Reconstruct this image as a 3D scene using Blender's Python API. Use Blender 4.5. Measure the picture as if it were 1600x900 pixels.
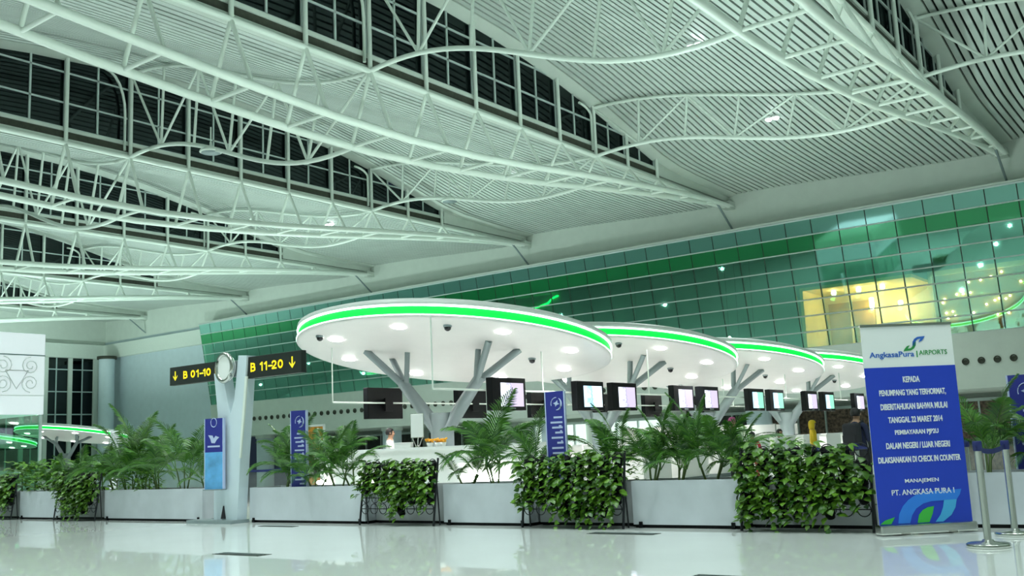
import bpy, math, random
from mathutils import Matrix, Vector
rnd = random.Random(7)
for o in list(bpy.data.objects): bpy.data.objects.remove(o)
SC = bpy.context.scene
COL = SC.collection
PI = math.pi

# ------------------------------------------------------------------ camera
HC = 1.2
def unit(v): return Vector(v).normalized()
FPX = 1567.4
ax = unit((2120.0, 342.0, FPX)); ay = unit((1190.0, -193.05, -FPX)); az = ax.cross(ay)
cam = bpy.data.cameras.new('camera'); cam.sensor_width = 36; cam.lens = FPX*36/1600; cam.clip_end = 500
CAM = bpy.data.objects.new('camera', cam); COL.objects.link(CAM)
m3 = Matrix((ax, ay, az))
CAM.matrix_world = Matrix.Translation((0, 0, HC)) @ m3.to_4x4()
SC.camera = CAM

# ------------------------------------------------------------------ world, view, big lights
w = bpy.data.worlds.new('night'); SC.world = w; w.use_nodes = True
w.node_tree.nodes['Background'].inputs[0].default_value = (.010, .016, .024, 1)
w.node_tree.nodes['Background'].inputs[1].default_value = 1.0
vs = SC.view_settings
vs.view_transform = 'Standard'; vs.look = 'None'; vs.gamma = 1; vs.use_curve_mapping = False; vs.exposure = 0.25
HALL = (.77, 1.0, .93)
def area(name, loc, size, power, color=HALL, down=True, sx=None):
    l = bpy.data.lights.new(name, 'AREA'); l.energy = power; l.color = color
    l.shape = 'RECTANGLE' if sx else 'DISK'; l.size = size
    if sx: l.size_y = sx
    o = bpy.data.objects.new(name, l); COL.objects.link(o); o.location = loc
    if not down: o.rotation_euler = (PI, 0, 0)
    return o
def spot(name, loc, power, size, color=HALL, up=False, rad=.09, blend=.6):
    l = bpy.data.lights.new(name, 'SPOT'); l.energy = power; l.color = color; l.spot_size = math.radians(size); l.spot_blend = blend; l.shadow_soft_size = rad
    o = bpy.data.objects.new(name, l); COL.objects.link(o); o.location = loc
    if up: o.rotation_euler = (PI, 0, 0)
    return o
# unseen uplights added above and between the canopies to wash the hall ceiling
UP = 1300
for y in (20, 27.5, 35, 42.6): spot('added_uplight', (-16.8, y, 4.6), UP*.8, 165, up=True)
for y in (32.5, 40, 47.5): spot('added_uplight', (-89, y, 4.6), UP*1.7, 165, up=True)
for y in (32.5, 40, 47.5): spot('added_uplight', (-58, y, 4.6), UP*.8, 165, up=True)
for y in (32.5, 40, 47.5): spot('added_uplight', (-73, y, 4.6), UP*1.3, 165, up=True)
for y in (20, 28, 36): spot('added_uplight', (10, y, 4.6), UP*1.2, 165, up=True)  # added outside the view, no canopy is built below
for y in (22, 36, 47): spot('added_uplight', (-44, y, 5.0), UP*1.1, 165, up=True)
# unseen downlights added above the view to brighten floor and planters, without fixtures
DN = 1700
for x in (-34.2, -26, -18.2, -10, -1.8, 6):
    for y in (3.5, 9.0): spot('added_downlight', (x, y, 15.3), DN, 110, (.86, 1, .97), rad=.4)

# ------------------------------------------------------------------ materials
MATS = {}
def mat(name, col, rough=.5, metal=0, emit=None, es=0, var=0, scale=6, spec=.5, bump=0, alpha=None):
    m = bpy.data.materials.new(name); m.use_nodes = True; nt = m.node_tree; b = nt.nodes['Principled BSDF']
    b.inputs['Base Color'].default_value = (*col, 1); b.inputs['Roughness'].default_value = rough
    b.inputs['Metallic'].default_value = metal; b.inputs['Specular IOR Level'].default_value = spec
    if emit: b.inputs['Emission Color'].default_value = (*emit, 1); b.inputs['Emission Strength'].default_value = es
    if var or bump:
        tc = nt.nodes.new('ShaderNodeTexCoord'); no = nt.nodes.new('ShaderNodeTexNoise')
        no.inputs['Scale'].default_value = scale; no.inputs['Detail'].default_value = 4
        nt.links.new(tc.outputs['Object'], no.inputs['Vector'])
    if var:
        cr = nt.nodes.new('ShaderNodeValToRGB')
        cr.color_ramp.elements[0].color = (*[max(0, c*(1-var)) for c in col], 1)
        cr.color_ramp.elements[1].color = (*[min(1, c*(1+var)) for c in col], 1)
        cr.color_ramp.elements[0].position = .3; cr.color_ramp.elements[1].position = .7
        nt.links.new(no.outputs['Fac'], cr.inputs[0]); nt.links.new(cr.outputs[0], b.inputs['Base Color'])
    if bump:
        bp = nt.nodes.new('ShaderNodeBump'); bp.inputs['Strength'].default_value = bump; bp.inputs['Distance'].default_value = .02
        nt.links.new(no.outputs['Fac'], bp.inputs['Height']); nt.links.new(bp.outputs[0], b.inputs['Normal'])
    MATS[name] = m; return m
def glassmat(name, tint, refl, gcol=(1, 1, 1), rough=.02, diff=None, dfac=0):
    m = bpy.data.materials.new(name); m.use_nodes = True; nt = m.node_tree; nt.nodes.clear()
    out = nt.nodes.new('ShaderNodeOutputMaterial'); mix = nt.nodes.new('ShaderNodeMixShader')
    tr = nt.nodes.new('ShaderNodeBsdfTransparent'); tr.inputs[0].default_value = (*tint, 1)
    gl = nt.nodes.new('ShaderNodeBsdfGlossy'); gl.inputs[0].default_value = (*gcol, 1); gl.inputs['Roughness'].default_value = rough
    mix.inputs[0].default_value = refl
    src = tr
    if diff:
        df = nt.nodes.new('ShaderNodeBsdfDiffuse'); df.inputs[0].default_value = (*diff, 1)
        m2 = nt.nodes.new('ShaderNodeMixShader'); m2.inputs[0].default_value = dfac
        nt.links.new(tr.outputs[0], m2.inputs[1]); nt.links.new(df.outputs[0], m2.inputs[2]); src = m2
    nt.links.new(src.outputs[0], mix.inputs[1]); nt.links.new(gl.outputs[0], mix.inputs[2]); nt.links.new(mix.outputs[0], out.inputs[0])
    MATS[name] = m; return m
mat('floor', (.86, .90, .88), .03, var=.025, scale=.8, spec=.9)
mat('hatch', (.05, .06, .05), .5, .3)
mat('wall', (.66, .72, .66), .7, var=.03, scale=1.5)
mat('wall_blue', (.62, .72, .78), .7, var=.03, scale=1.5)
mat('band', (.74, .80, .74), .6, var=.02)
mat('slat', (.57, .63, .59), .45, var=.05, scale=.7)
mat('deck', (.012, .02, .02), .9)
mat('pipe', (.80, .87, .80), .35, var=.03, scale=1)
mat('edge', (.64, .70, .64), .55, var=.04, scale=1)
mat('recess', (.05, .055, .04), .8, var=.2)
mat('mullion', (.55, .64, .62), .4, .2)
mat('night_frame', (.50, .62, .62), .4, .2)
glassmat('night_glass', (.05, .085, .10), .045, (.8, 1, 1))
glassmat('clear_glass', (.72, .90, .80), .30, (.45, 1, .86), .03)
glassmat('top_glass', (.40, .60, .55), .45, (.55, 1, .92), .04, (.15, .38, .34), .6)
glassmat('green_glass', (.10, .32, .14), .30, (.30, .95, .55), .05, (.010, .20, .06), .8)
glassmat('kiosk_glass', (.70, .90, .80), .12, (.9, 1, .95), .02)
mat('white', (.88, .90, .88), .35)
mat('canopy_white', (.92, .88, .87), .35, var=.015, scale=2)
mat('green_led', (.0, .3, .05), .5, emit=(.0, 1.0, .06), es=.85)
mat('white_led', (.9, .9, .9), .5, emit=(.62, 1.0, .80), es=3.0)
mat('lamp', (1, 1, 1), .5, emit=(1, 1, .94), es=30)
mat('high_lamp', (1, 1, 1), .5, emit=(.9, 1, 1), es=22)
mat('warm_lamp', (1, .9, .6), .5, emit=(1, .75, .38), es=40)
mat('rim_glint', (0, .5, .1), .5, emit=(.0, 1.0, .12), es=5)
mat('steel_grey', (.25, .31, .32), .45, .2, var=.06, scale=2)
mat('black', (.004, .005, .006), .45, spec=.15)
mat('black_gloss', (.006, .007, .01), .08)
mat('rack_black', (.008, .010, .014), .5)
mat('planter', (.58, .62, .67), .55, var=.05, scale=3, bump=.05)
mat('planter_shaded', (.42, .45, .46), .6, var=.06, scale=3)  # planter grey darkened for the shade behind the racks
mat('soil', (.03, .02, .012), .9, var=.4, scale=20, bump=.5)
mat('stem', (.09, .15, .04), .6, var=.3, scale=8)
mat('chrome', (.62, .63, .60), .22, 1.0)
mat('belt', (.012, .02, .14), .6)
mat('blue_print', (.012, .05, .52), .5, var=.02)
mat('navy_print', (.02, .028, .27), .5, var=.06, scale=2)
mat('white_print', (.85, .88, .88), .5)
mat('pale_print', (.52, .60, .85), .5)
mat('logo_blue', (.03, .14, .55), .5)
mat('logo_green', (.03, .30, .07), .5)
mat('azure', (.025, .22, .80), .5)
mat('cyan', (.06, .42, .78), .5)
mat('grass_green', (.05, .50, .06), .5)
mat('sky_print', (.12, .40, .75), .5, var=.35, scale=3)
mat('yellow_print', (.85, .70, .02), .5, emit=(.9, .75, .02), es=.5)
mat('sign_black', (.012, .018, .015), .45)
mat('desk', (.93, .94, .91), .3)
mat('desk_shade', (.35, .33, .28), .5)
mat('orange_board', (.70, .30, .04), .6, var=.35, scale=5)
mat('orange', (.85, .40, .02), .6)
mat('warm_wall', (.80, .62, .36), .6, var=.15, scale=2)
mat('brown_panel', (.34, .18, .06), .5, var=.3, scale=2)
mat('teal_wall', (.22, .34, .31), .7, var=.25, scale=.4)
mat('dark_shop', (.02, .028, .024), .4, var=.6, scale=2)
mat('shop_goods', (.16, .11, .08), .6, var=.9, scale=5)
mat('light_panel', (.8, .9, .85), .5, emit=(.85, 1, .92), es=.7)
mat('skin', (.42, .24, .15), .55); mat('hair', (.012, .01, .01), .5)
mat('white_shirt', (.85, .87, .86), .7); mat('navy_cloth', (.012, .018, .06), .8); mat('dark_cloth', (.02, .02, .025), .8)
mat('red_cloth', (.42, .03, .04), .8); mat('yellow_cloth', (.75, .50, .02), .8); mat('pink_cloth', (.45, .07, .22), .8)
mat('grey_cloth', (.20, .24, .20), .8); mat('carve', (.80, .82, .80), .5)
mat('box_white_glow', (.88, .90, .95), .5, emit=(.85, .93, 1), es=.28)  # weak glow added to brighten the sign box and white post
def leafmat(name, a, b, rough=.35):
    m = bpy.data.materials.new(name); m.use_nodes = True; nt = m.node_tree; p = nt.nodes['Principled BSDF']
    p.inputs['Roughness'].default_value = rough
    g = nt.nodes.new('ShaderNodeNewGeometry'); oi = nt.nodes.new('ShaderNodeObjectInfo'); ad = nt.nodes.new('ShaderNodeMath'); ad.operation = 'ADD'
    fr = nt.nodes.new('ShaderNodeMath'); fr.operation = 'FRACT'
    nt.links.new(g.outputs['Random Per Island'], ad.inputs[0]); nt.links.new(oi.outputs['Random'], ad.inputs[1]); nt.links.new(ad.outputs[0], fr.inputs[0])
    cr = nt.nodes.new('ShaderNodeValToRGB'); cr.color_ramp.elements[0].color = (*a, 1); cr.color_ramp.elements[1].color = (*b, 1)
    nt.links.new(fr.outputs[0], cr.inputs[0]); nt.links.new(cr.outputs[0], p.inputs['Base Color'])
    MATS[name] = m
leafmat('palm_leaf', (.025, .11, .018), (.12, .30, .04))
leafmat('pothos_leaf', (.015, .07, .008), (.14, .31, .022), .35)
leafmat('shrub_leaf', (.04, .16, .015), (.20, .42, .04), .35)
def screenmat(name, a, b, c, es=1.6):
    m = bpy.data.materials.new(name); m.use_nodes = True; nt = m.node_tree; p = nt.nodes['Principled BSDF']
    tc = nt.nodes.new('ShaderNodeTexCoord'); sp = nt.nodes.new('ShaderNodeSeparateXYZ'); nt.links.new(tc.outputs['Generated'], sp.inputs[0])
    no = nt.nodes.new('ShaderNodeTexNoise'); no.inputs['Scale'].default_value = 3.5; nt.links.new(tc.outputs['Generated'], no.inputs['Vector'])
    mu = nt.nodes.new('ShaderNodeMath'); mu.operation = 'MULTIPLY_ADD'; mu.inputs[1].default_value = .9; nt.links.new(no.outputs['Fac'], mu.inputs[0])
    nt.links.new(sp.outputs['Y'], mu.inputs[2])
    cr = nt.nodes.new('ShaderNodeValToRGB'); e = cr.color_ramp.elements; e[0].color = (*a, 1); e[0].position = .72; e[1].color = (*b, 1); e[1].position = .95
    x = e.new(1.2); x.color = (*c, 1)
    dv = nt.nodes.new('ShaderNodeMath'); dv.operation = 'MULTIPLY'; dv.inputs[1].default_value = .8
    nt.links.new(mu.outputs[0], cr.inputs[0])
    p.inputs['Base Color'].default_value = (.02, .02, .02, 1)
    nt.links.new(cr.outputs[0], p.inputs['Emission Color']); p.inputs['Emission Strength'].default_value = es
    MATS[name] = m
screenmat('screen_portrait', (.80, .88, 1), (.25, .22, .38), (.45, .4, .55))
screenmat('screen_blue', (.55, .85, 1), (.15, .45, .85), (.7, .9, 1))
screenmat('screen_cyan', (.45, .75, .95), (.75, .95, .9), (.2, .6, .4))

# ------------------------------------------------------------------ object helpers
def basis(o):
    m = o.matrix_basis.copy()
    while o.parent: o = o.parent; m = o.matrix_basis @ m
    return m
def link(name, me, parent=None, mat_=None, M=None, local=False):
    o = bpy.data.objects.new(name, me); COL.objects.link(o)
    if mat_ and not me.materials: me.materials.append(MATS[mat_])
    M = M or Matrix.Identity(4)
    if parent:
        o.parent = parent
        o.matrix_basis = M if local else basis(parent).inverted() @ M
    else: o.matrix_basis = M
    return o
def tag(o, label=None, cat=None, group=None, kind=None):
    if label: o['label'] = label
    if cat: o['category'] = cat
    if group: o['group'] = group
    if kind: o['kind'] = kind
    return o
def thing(name, loc, label, cat, group=None, rz=0):
    o = bpy.data.objects.new(name, None); COL.objects.link(o); o.empty_display_size = .1
    o.matrix_basis = Matrix.Translation(loc) @ Matrix.Rotation(rz, 4, 'Z')
    return tag(o, label, cat, group)
class MB:
    def __init__(s): s.v = []; s.f = []; s.sm = []
    def add(s, vs, fs, smooth=False):
        n = len(s.v); s.v += [tuple(v) for v in vs]
        for f in fs: s.f.append([n+i for i in f]); s.sm.append(smooth)
        return s
    def box(s, x0, x1, y0, y1, z0, z1):
        return s.add([(x0,y0,z0),(x1,y0,z0),(x1,y1,z0),(x0,y1,z0),(x0,y0,z1),(x1,y0,z1),(x1,y1,z1),(x0,y1,z1)],
                     [(3,2,1,0),(4,5,6,7),(0,1,5,4),(1,2,6,5),(2,3,7,6),(3,0,4,7)])
    def prism(s, poly, fn, d0, d1):      # poly in 2D extruded between depths; fn(u,v,d)->xyz
        n = len(poly)
        vs = [fn(u, v, d0) for u, v in poly] + [fn(u, v, d1) for u, v in poly]
        return s.add(vs, [list(range(n))[::-1], list(range(n, 2*n))] + [(i, (i+1) % n, n+(i+1) % n, n+i) for i in range(n)])
    def tube(s, pts, r, n=8, cap=True, closed=False):
        pts = [Vector(p) for p in pts]; rings = []; k = len(pts)
        rs = r if isinstance(r, (list, tuple)) else [r]*k
        for i, p in enumerate(pts):
            t = (pts[(i+1) % k]-pts[i-1]) if closed else (pts[min(i+1, k-1)]-pts[max(i-1, 0)])
            t.normalize(); a = Vector((0, 0, 1)) if abs(t.z) < .9 else Vector((1, 0, 0))
            u = t.cross(a).normalized(); v = t.cross(u)
            rings.append([p+(u*math.cos(2*PI*j/n)+v*math.sin(2*PI*j/n))*rs[i] for j in range(n)])
        vs = [v for rg in rings for v in rg]; fs = []
        for i in range(k if closed else k-1):
            for j in range(n):
                a = i*n+j; b = i*n+(j+1) % n; c = ((i+1) % k)*n+(j+1) % n; d = ((i+1) % k)*n+j
                fs.append((a, b, c, d))
        s.add(vs, fs, True)
        if cap and not closed:
            n0 = len(s.v)-len(vs)
            s.f.append([n0+j for j in range(n)]); s.sm.append(False)
            s.f.append([n0+(k-1)*n+j for j in range(n)][::-1]); s.sm.append(False)
        return s
    def lathe(s, prof, c=(0, 0, 0), n=24, smooth=True):
        vs = []; fs = []; k = len(prof)
        for j in range(n):
            a = 2*PI*j/n
            for r, z in prof: vs.append((c[0]+r*math.cos(a), c[1]+r*math.sin(a), c[2]+z))
        for j in range(n):
            for i in range(k-1): fs.append((j*k+i, ((j+1) % n)*k+i, ((j+1) % n)*k+i+1, j*k+i+1))
        return s.add(vs, fs, smooth)
    def mesh(s, name='m'):
        me = bpy.data.meshes.new(name); me.from_pydata(s.v, [], s.f); me.polygons.foreach_set('use_smooth', s.sm); me.update(); return me
    def obj(s, name, m, parent=None, M=None, local=False): return link(name, s.mesh(name), parent, m, M, local)
CYL = {}
def pipe(name, a, b, r, m, parent, local=False, n=10):
    key = (m, n)
    if key not in CYL:
        k = MB(); k.tube([(0, 0, 0), (0, 0, 1)], 1, n); CYL[key] = k.mesh('pipe'); CYL[key].materials.append(MATS[m])
    a = Vector(a); d = Vector(b)-a; q = d.to_track_quat('Z', 'Y')
    M = Matrix.Translation(a) @ q.to_matrix().to_4x4() @ Matrix.Diagonal((r, r, d.length, 1))
    return link(name, CYL[key], parent, None, M, local)
def boxo(name, x0, x1, y0, y1, z0, z1, m, parent=None, local=False, bev=0):
    o = MB().box(x0, x1, y0, y1, z0, z1).obj(name, m, parent, None, local)
    if bev:
        b = o.modifiers.new('bevel', 'BEVEL'); b.width = bev; b.segments = 2
    return o
def struct(o): o['kind'] = 'structure'; return o
TXT = {}
def textmesh(s, bold=.0):
    if (s, bold) in TXT: return TXT[(s, bold)]
    c = bpy.data.curves.new('t', 'FONT'); c.body = s; c.align_x = 'LEFT'; c.extrude = .004; c.offset = bold; c.resolution_u = 3
    o = bpy.data.objects.new('t', c); COL.objects.link(o); bpy.context.view_layer.update()
    me = bpy.data.meshes.new_from_object(o.evaluated_get(bpy.context.evaluated_depsgraph_get())); bpy.data.objects.remove(o)
    xs = [v.co.x for v in me.vertices]; ys = [v.co.y for v in me.vertices]
    me.materials.clear()
    TXT[(s, bold)] = (me, min(xs), max(xs), min(ys), max(ys)); return TXT[(s, bold)]
def text(name, s, cx, y, cz, wd, ht, m, parent, bold=.0):
    """lettering on a local XZ plane facing -Y, centred on (cx,cz), fitted to wd x ht"""
    me, x0, x1, y0, y1 = textmesh(s, bold); me = me.copy(); me.materials.append(MATS[m])
    sx = wd/(x1-x0); sy = ht/(y1-y0)
    M = Matrix.Translation((cx, y, cz)) @ Matrix.Rotation(PI/2, 4, 'X') @ Matrix.Diagonal((sx, sy, 1, 1)) @ Matrix.Translation((-(x0+x1)/2, -(y0+y1)/2, 0))
    return link(name, me, parent, None, M, True)
def poly(name, pts, m, parent, y=-.004, t=.004):
    return MB().prism(pts, lambda u, v, d: (u, d, v), y, y-t).obj(name, m, parent, None, True)

# ------------------------------------------------------------------ roof geometry
TX = [-92.35, -75.95, -59.55, -43.15, -26.75, -10.35, 6.05]
BAY = 16.4; YF = -8.0; YG = 60.0; XL = -99.6; XR = 22.45
LOW = 16.15
def zH(y):
    d = abs(y-29.0); a = 20.4-.0075*d*d; b = 17.0-.025*(d-21)
    if d < 12: return a
    m = max(a, b); return m+.35*math.log(math.exp((a-m)/.35)+math.exp((b-m)/.35))-.02
CH = [(-8, 15.6), (0, 14.9), (12.7, 13.75), (19.4, 13.3), (25.7, 13.05), (29, 13.1), (35.8, 13.6), (45.4, 14.7), (53, 15.5), (60, 16.0)]
def zC(y):
    for (a, p), (b, q) in zip(CH, CH[1:]):
        if a <= y <= b:
            t = (y-a)/(b-a); return p+(q-p)*t
    return CH[-1][1]
def sep(y):
    d = abs(y-27)
    return 1.12 if d < 13 else max(.12, 1.12-(d-13)*.05)
NODES = [27.0+3.31*k for k in range(-8, 10)]
def zcei(xl, x, y):
    t = min(1, max(0, (x-xl)/BAY)); h = zH(y)
    return LOW+(h-LOW)*(.5+.5*math.cos(PI*t))

# ------------------------------------------------------------------ setting
struct(boxo('floor', XL-1, XR+1, YF-1, 82, -.3, 0, 'floor'))
NS = 42
YS = [-8, -2, 1, 4, 6, 8, 10, 13, 16, 19, 22, 25, 29, 32, 35, 38, 41, 43.5, 46, 48, 50, 52, 54, 57, 60]
for bi, xl in enumerate([-108.75]+TX):
    b = MB(); xs = [xl+BAY*i/8 for i in range(9)]; vs = []; fs = []
    xs = [max(x, XL-.5) for x in xs]
    for x in xs:
        for y in YS: vs.append((x, y, zcei(xl, x, y)+.22))
    n = len(YS)
    for i in range(8):
        for j in range(n-1): fs.append((i*n+j, i*n+j+1, (i+1)*n+j+1, (i+1)*n+j))
    b.add(vs, fs, True)
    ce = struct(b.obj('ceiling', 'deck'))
    x0 = xl+.75; pitch = (BAY-1.05)/NS
    for i in range(NS):
        a = x0+i*pitch+.055; c = x0+(i+1)*pitch-.055
        if c < XL or (xl > 0 and i % 1 == 9): continue
        k = MB(); vs = []; fs = []
        for y in YS:
            za = zcei(xl, a, y); zc = zcei(xl, c, y)
            vs += [(a, y, za+.10), (a, y, za), (c, y, zc), (c, y, zc+.10)]
        for j in range(len(YS)-1):
            for q in range(3): fs.append((4*j+q, 4*j+q+1, 4*j+q+5, 4*j+q+4))
        k.add(vs, fs); k.obj('slat', 'slat', ce)
    if xl > -100:   # smooth strips along both edges of the bay
        k = MB(); vs = []; fs = []
        for y in YS:
            z = zcei(xl, xl, y); z2 = zcei(xl, xl+.72, y)
            vs += [(xl-.05, y, z+.15), (xl-.05, y, z-.18), (xl+.72, y, z2-.02), (xl+.72, y, z2+.15)]
        for j in range(len(YS)-1):
            for q in range(3): fs.append((4*j+q, 4*j+q+1, 4*j+q+5, 4*j+q+4))
        k.add(vs, fs); k.obj('arch_edge', 'edge', ce)

# walls
struct(boxo('wall_back', XL, XR, YG, YG+.4, 14.1, 20.9, 'wall'))
wl = struct(boxo('wall_back_left', XL, -81.2, YG, YG+.4, 0, 14.1, 'wall_blue'))
boxo('ledge_band', XL, -81.2, YG-.5, YG, 12.3, 13.75, 'band', wl)
we = struct(MB().box(XL-.4, XL, YF, 48.2, 0, 12.3).box(XL-.4, XL, YF, YG, 12.3, 21.5).box(XL-.4, XL, 58.9, YG, 0, 12.3).box(XL-.4, XL, 48.2, 58.9, 0, 1).obj('wall_left', 'wall'))
boxo('ledge_band', XL, XL+.5, YF, YG-.5, 12.3, 13.75, 'band', we)
struct(boxo('wall_right', XR, XR+.4, YF, YG, 0, 18, 'wall'))
struct(boxo('wall_front', XL, XR, YF-.4, YF, 0, 17.5, 'wall'))
# end-wall window
we2 = thing('window_1', (XL, 53.5, 1), None, None); struct(we2)
for y0, y1 in ((48.4, 50.9), (51.0, 53.3), (53.4, 55.9), (56.3, 58.7)):
    ym = (y0+y1)/2
    for za, zb in ((1, 3.9), (4.0, 6.4), (6.5, 8.75), (8.85, 11.05), (11.15, 12.3)):
        for a, c in ((y0, ym-.05), (ym+.05, y1)):
            boxo('pane', XL-.2, XL-.17, a, c, za, zb, 'night_glass', we2)
    boxo('mullion', XL-.25, XL-.1, ym-.06, ym+.06, 1, 12.3, 'night_frame', we2)
    boxo('post', XL-.3, XL+.05, y1, y1+.42, 1, 12.3, 'band', we2)
for z in (3.95, 6.45, 8.8, 11.1): boxo('transom', XL-.25, XL-.12, 48.4, 58.9, z-.06, z+.06, 'night_frame', we2)
c = thing('column', (-96.6, 58.4, 0), 'round pale column in the far left corner of the hall', 'column')
MB().lathe([(.78, 0), (.78, 12.0)], (-96.6, 58.4, 0), 24).obj('shaft', 'wall_blue', c)
MB().lathe([(.0, 12.3), (.98, 12.3), (.98, 12.0), (.78, 12.0)], (-96.6, 58.4, 0), 24).obj('capital', 'recess', c)

# ------------------------------------------------------------------ clerestory windows
for wi, T in enumerate(TX):
    wn = thing('window_%d' % (wi+2), (T, 29, LOW), None, None); struct(wn)
    ROW = [16.72, 17.92, 19.40, 99]
    ycol = [27.0+1.655*k for k in range(-14, 15)]
    for a, b_ in zip(ycol, ycol[1:]):
        ta = zH(a)-.16; tb = zH(b_)-.16
        for z0, z1 in zip(ROW, ROW[1:]):
            p = [(a+.03, z0+.03), (b_-.03, z0+.03), (b_-.03, min(z1-.03, tb)), (a+.03, min(z1-.03, ta))]
            if p[2][1] < z0+.1 or p[3][1] < z0+.1: continue
            MB().prism(p, lambda u, v, d: (d, u, v), T-.03, T).obj('pane', 'night_glass', wn)
    for y in ycol:
        if zH(y)-.1 > 16.8: boxo('mullion', T-.06, T+.06, y-.045, y+.045, 16.7, zH(y)-.1, 'mullion', wn)
    for z in ROW[:3]:
        hw = math.sqrt((20.4-.15-z)/.0075); hw = min(hw, 21.5)
        boxo('rail', T-.06, T+.06, max(3.8, 29-hw), 29+hw, z-.04, z+.04, 'mullion', wn)
    boxo('sill', T-.25, T+.12, YF, 51, 16.54, 16.70, 'edge', wn)
    boxo('shadow_gap', T-.35, T+.04, YF, 51, 16.20, 16.54, 'recess', wn)  # dark strip, its colour stands for the shadow gap under the sill
    boxo('eave_edge', T-.35, T+.10, YF, YG, 15.98, 16.20, 'edge', wn)
    k = MB(); pts = [(y, zH(y)-.1) for y in (50.5, 53, 56, 59.95)]
    k.prism([(50.5, 16.25)]+[(59.95, 16.25)]+pts[::-1], lambda u, v, d: (d, u, v), T-.15, T+.13); k.obj('end_panel', 'edge', wn)
    k = MB(); pts = [(y, zH(y)-.1) for y in (3.6, 1, -3, YF)]
    k.prism([(3.6, 16.25), (YF, 16.25)]+pts[::-1], lambda u, v, d: (d, u, v), T-.15, T+.13); k.obj('end_panel', 'edge', wn)

# ------------------------------------------------------------------ roof trusses
ORD = ['farthest of the roof trusses, by the left end wall', 'fifth roof truss from the right, low over the left wall', 'fourth roof truss from the right, ending left of the glass wall',
       'third roof truss from the right, ending above the green canopies', 'second roof truss from the right, crossing the upper middle', 'truss at upper right above the large banner', 'truss just beyond the right edge over the belt posts']
for T, lb in zip(TX, ORD):
    tr = thing('roof_truss', (T, YG, LOW), 'white triangular pipe '+lb if lb.startswith('truss') else 'twin-chord pipe truss, '+lb, 'roof truss', 'pipe trusses under the roof')
    A = T+.22
    pipe('top_chord', (A, YF, 15.93), (A, YG, 15.93), .11, 'pipe', tr)
    ys = [-8, -4, 0, 4, 8, 12, 16, 20, 24, 28, 32, 36, 40, 44, 48, 51, 54, 57, 60]
    sm = lambda y: sum(zC(min(60, max(-8, y+d))) for d in (-3, -1.5, 0, 1.5, 3))/5
    for s in (-1, 1):
        MB().tube([(A+s*sep(y), y, sm(y)) for y in ys], .155, 10).obj('bottom_chord', 'pipe', tr)
    for y in NODES:
        if y > 57.5: continue
        if 4.5 < y < 51: pipe('post', (A, y, 15.95), (A, y, zH(y)-.05), .095, 'pipe', tr)
        if sm(y) < 15.6:
            for s in (-1, 1): pipe('web', (A, y, 15.93), (A+s*sep(y), y, sm(y)), .08, 'pipe', tr)
        pipe('strut', (A-sep(y), y, sm(y)), (A+sep(y), y, sm(y)), .075, 'pipe', tr)
    pipe('end_brace', (T+.2, 59.98, 14.45), (T+.2, 57.9, 15.9), .07, 'steel_grey', tr, n=6); boxo('end_block', T-.1, T+.5, 59.2, 60, 15.75, 16.2, 'edge', tr)
    for yb in (27.0, 43.55, 10.45):   # curved braces beside the doubled posts
        if T > 0: continue
        pts = [(A+.05, yb-.35-1.1*(1-math.cos(t)), 18.0+(zH(yb)-18.3)*math.sin(t)) for t in [PI/2*i/6 for i in range(7)]]
        MB().tube([(A+.05, yb-.35, 16.2)]+pts, .07, 6).obj('curved_brace', 'pipe', tr)

# wavy cross trusses
BN = ['in the far left bay', 'in the fifth bay from the right', 'in the fourth bay from the right', 'in the third bay from the right', 'in the second bay from the right', 'in the upper right corner bay']
for bi, T in enumerate(TX[:-1]):
    for yb, rw in ((10.45, 'near row'), (27.0, 'middle row'), (43.55, 'row nearest the glass wall')):
        if yb < 20 and bi < 3: continue
        ct = thing('curved_truss', (T, yb, LOW), 'wavy white pipe truss %s, %s' % (BN[bi], rw), 'roof truss', 'wavy cross trusses')
        x0 = T+.22; x1 = T+BAY+.22-sep(yb); zb = zC(yb)
        up = lambda t: (x0+(BAY-.1)*t, yb, zcei(T, x0-.22+BAY*t, yb)-.22)
        lo = lambda t: (x0+(x1-x0)*t, yb, zb+(15.95-zb)*(.5+.5*math.cos(PI*t))+.25*math.sin(2*PI*t))
        MB().tube([up(i/24) for i in range(25)], .085, 8).obj('upper_chord', 'pipe', ct)
        MB().tube([lo(i/24) for i in range(25)], .10, 8).obj('lower_chord', 'pipe', ct)
        for j in range(1, 6): pipe('vertical', lo(j/6), up(j/6), .065, 'pipe', ct)
        for j in (1, 3, 5):
            pipe('diagonal', lo(j/6), up((j-1)/6), .06, 'pipe', ct); pipe('diagonal', lo(j/6), up((j+1)/6), .06, 'pipe', ct)
# hanging dishes
for yb, z, lb in ((27.0, 14.8, 'round dish lamp hanging from the wavy truss at upper left'), (43.55, 15.36, 'round dish lamp hanging above the green canopies')):
    d = thing('pendant_lamp', (-36.6, yb, z), lb, 'pendant lamp', 'hanging dish lamps')
    MB().lathe([(0, .0), (.44, 0), (.50, .03), (.47, .12), (.20, .26), (.06, .34), (.05, .5), (0, .5)], (-36.6, yb, z), 24).obj('dish', 'pipe', d)
    MB().lathe([(0, -.012), (.42, -.012), (.42, .0)], (-36.6, yb, z), 24).obj('diffuser', 'steel_grey', d)
    pipe('rod', (-36.6, yb, z+.45), (-36.6, yb, z+1.2), .03, 'pipe', d)
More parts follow.
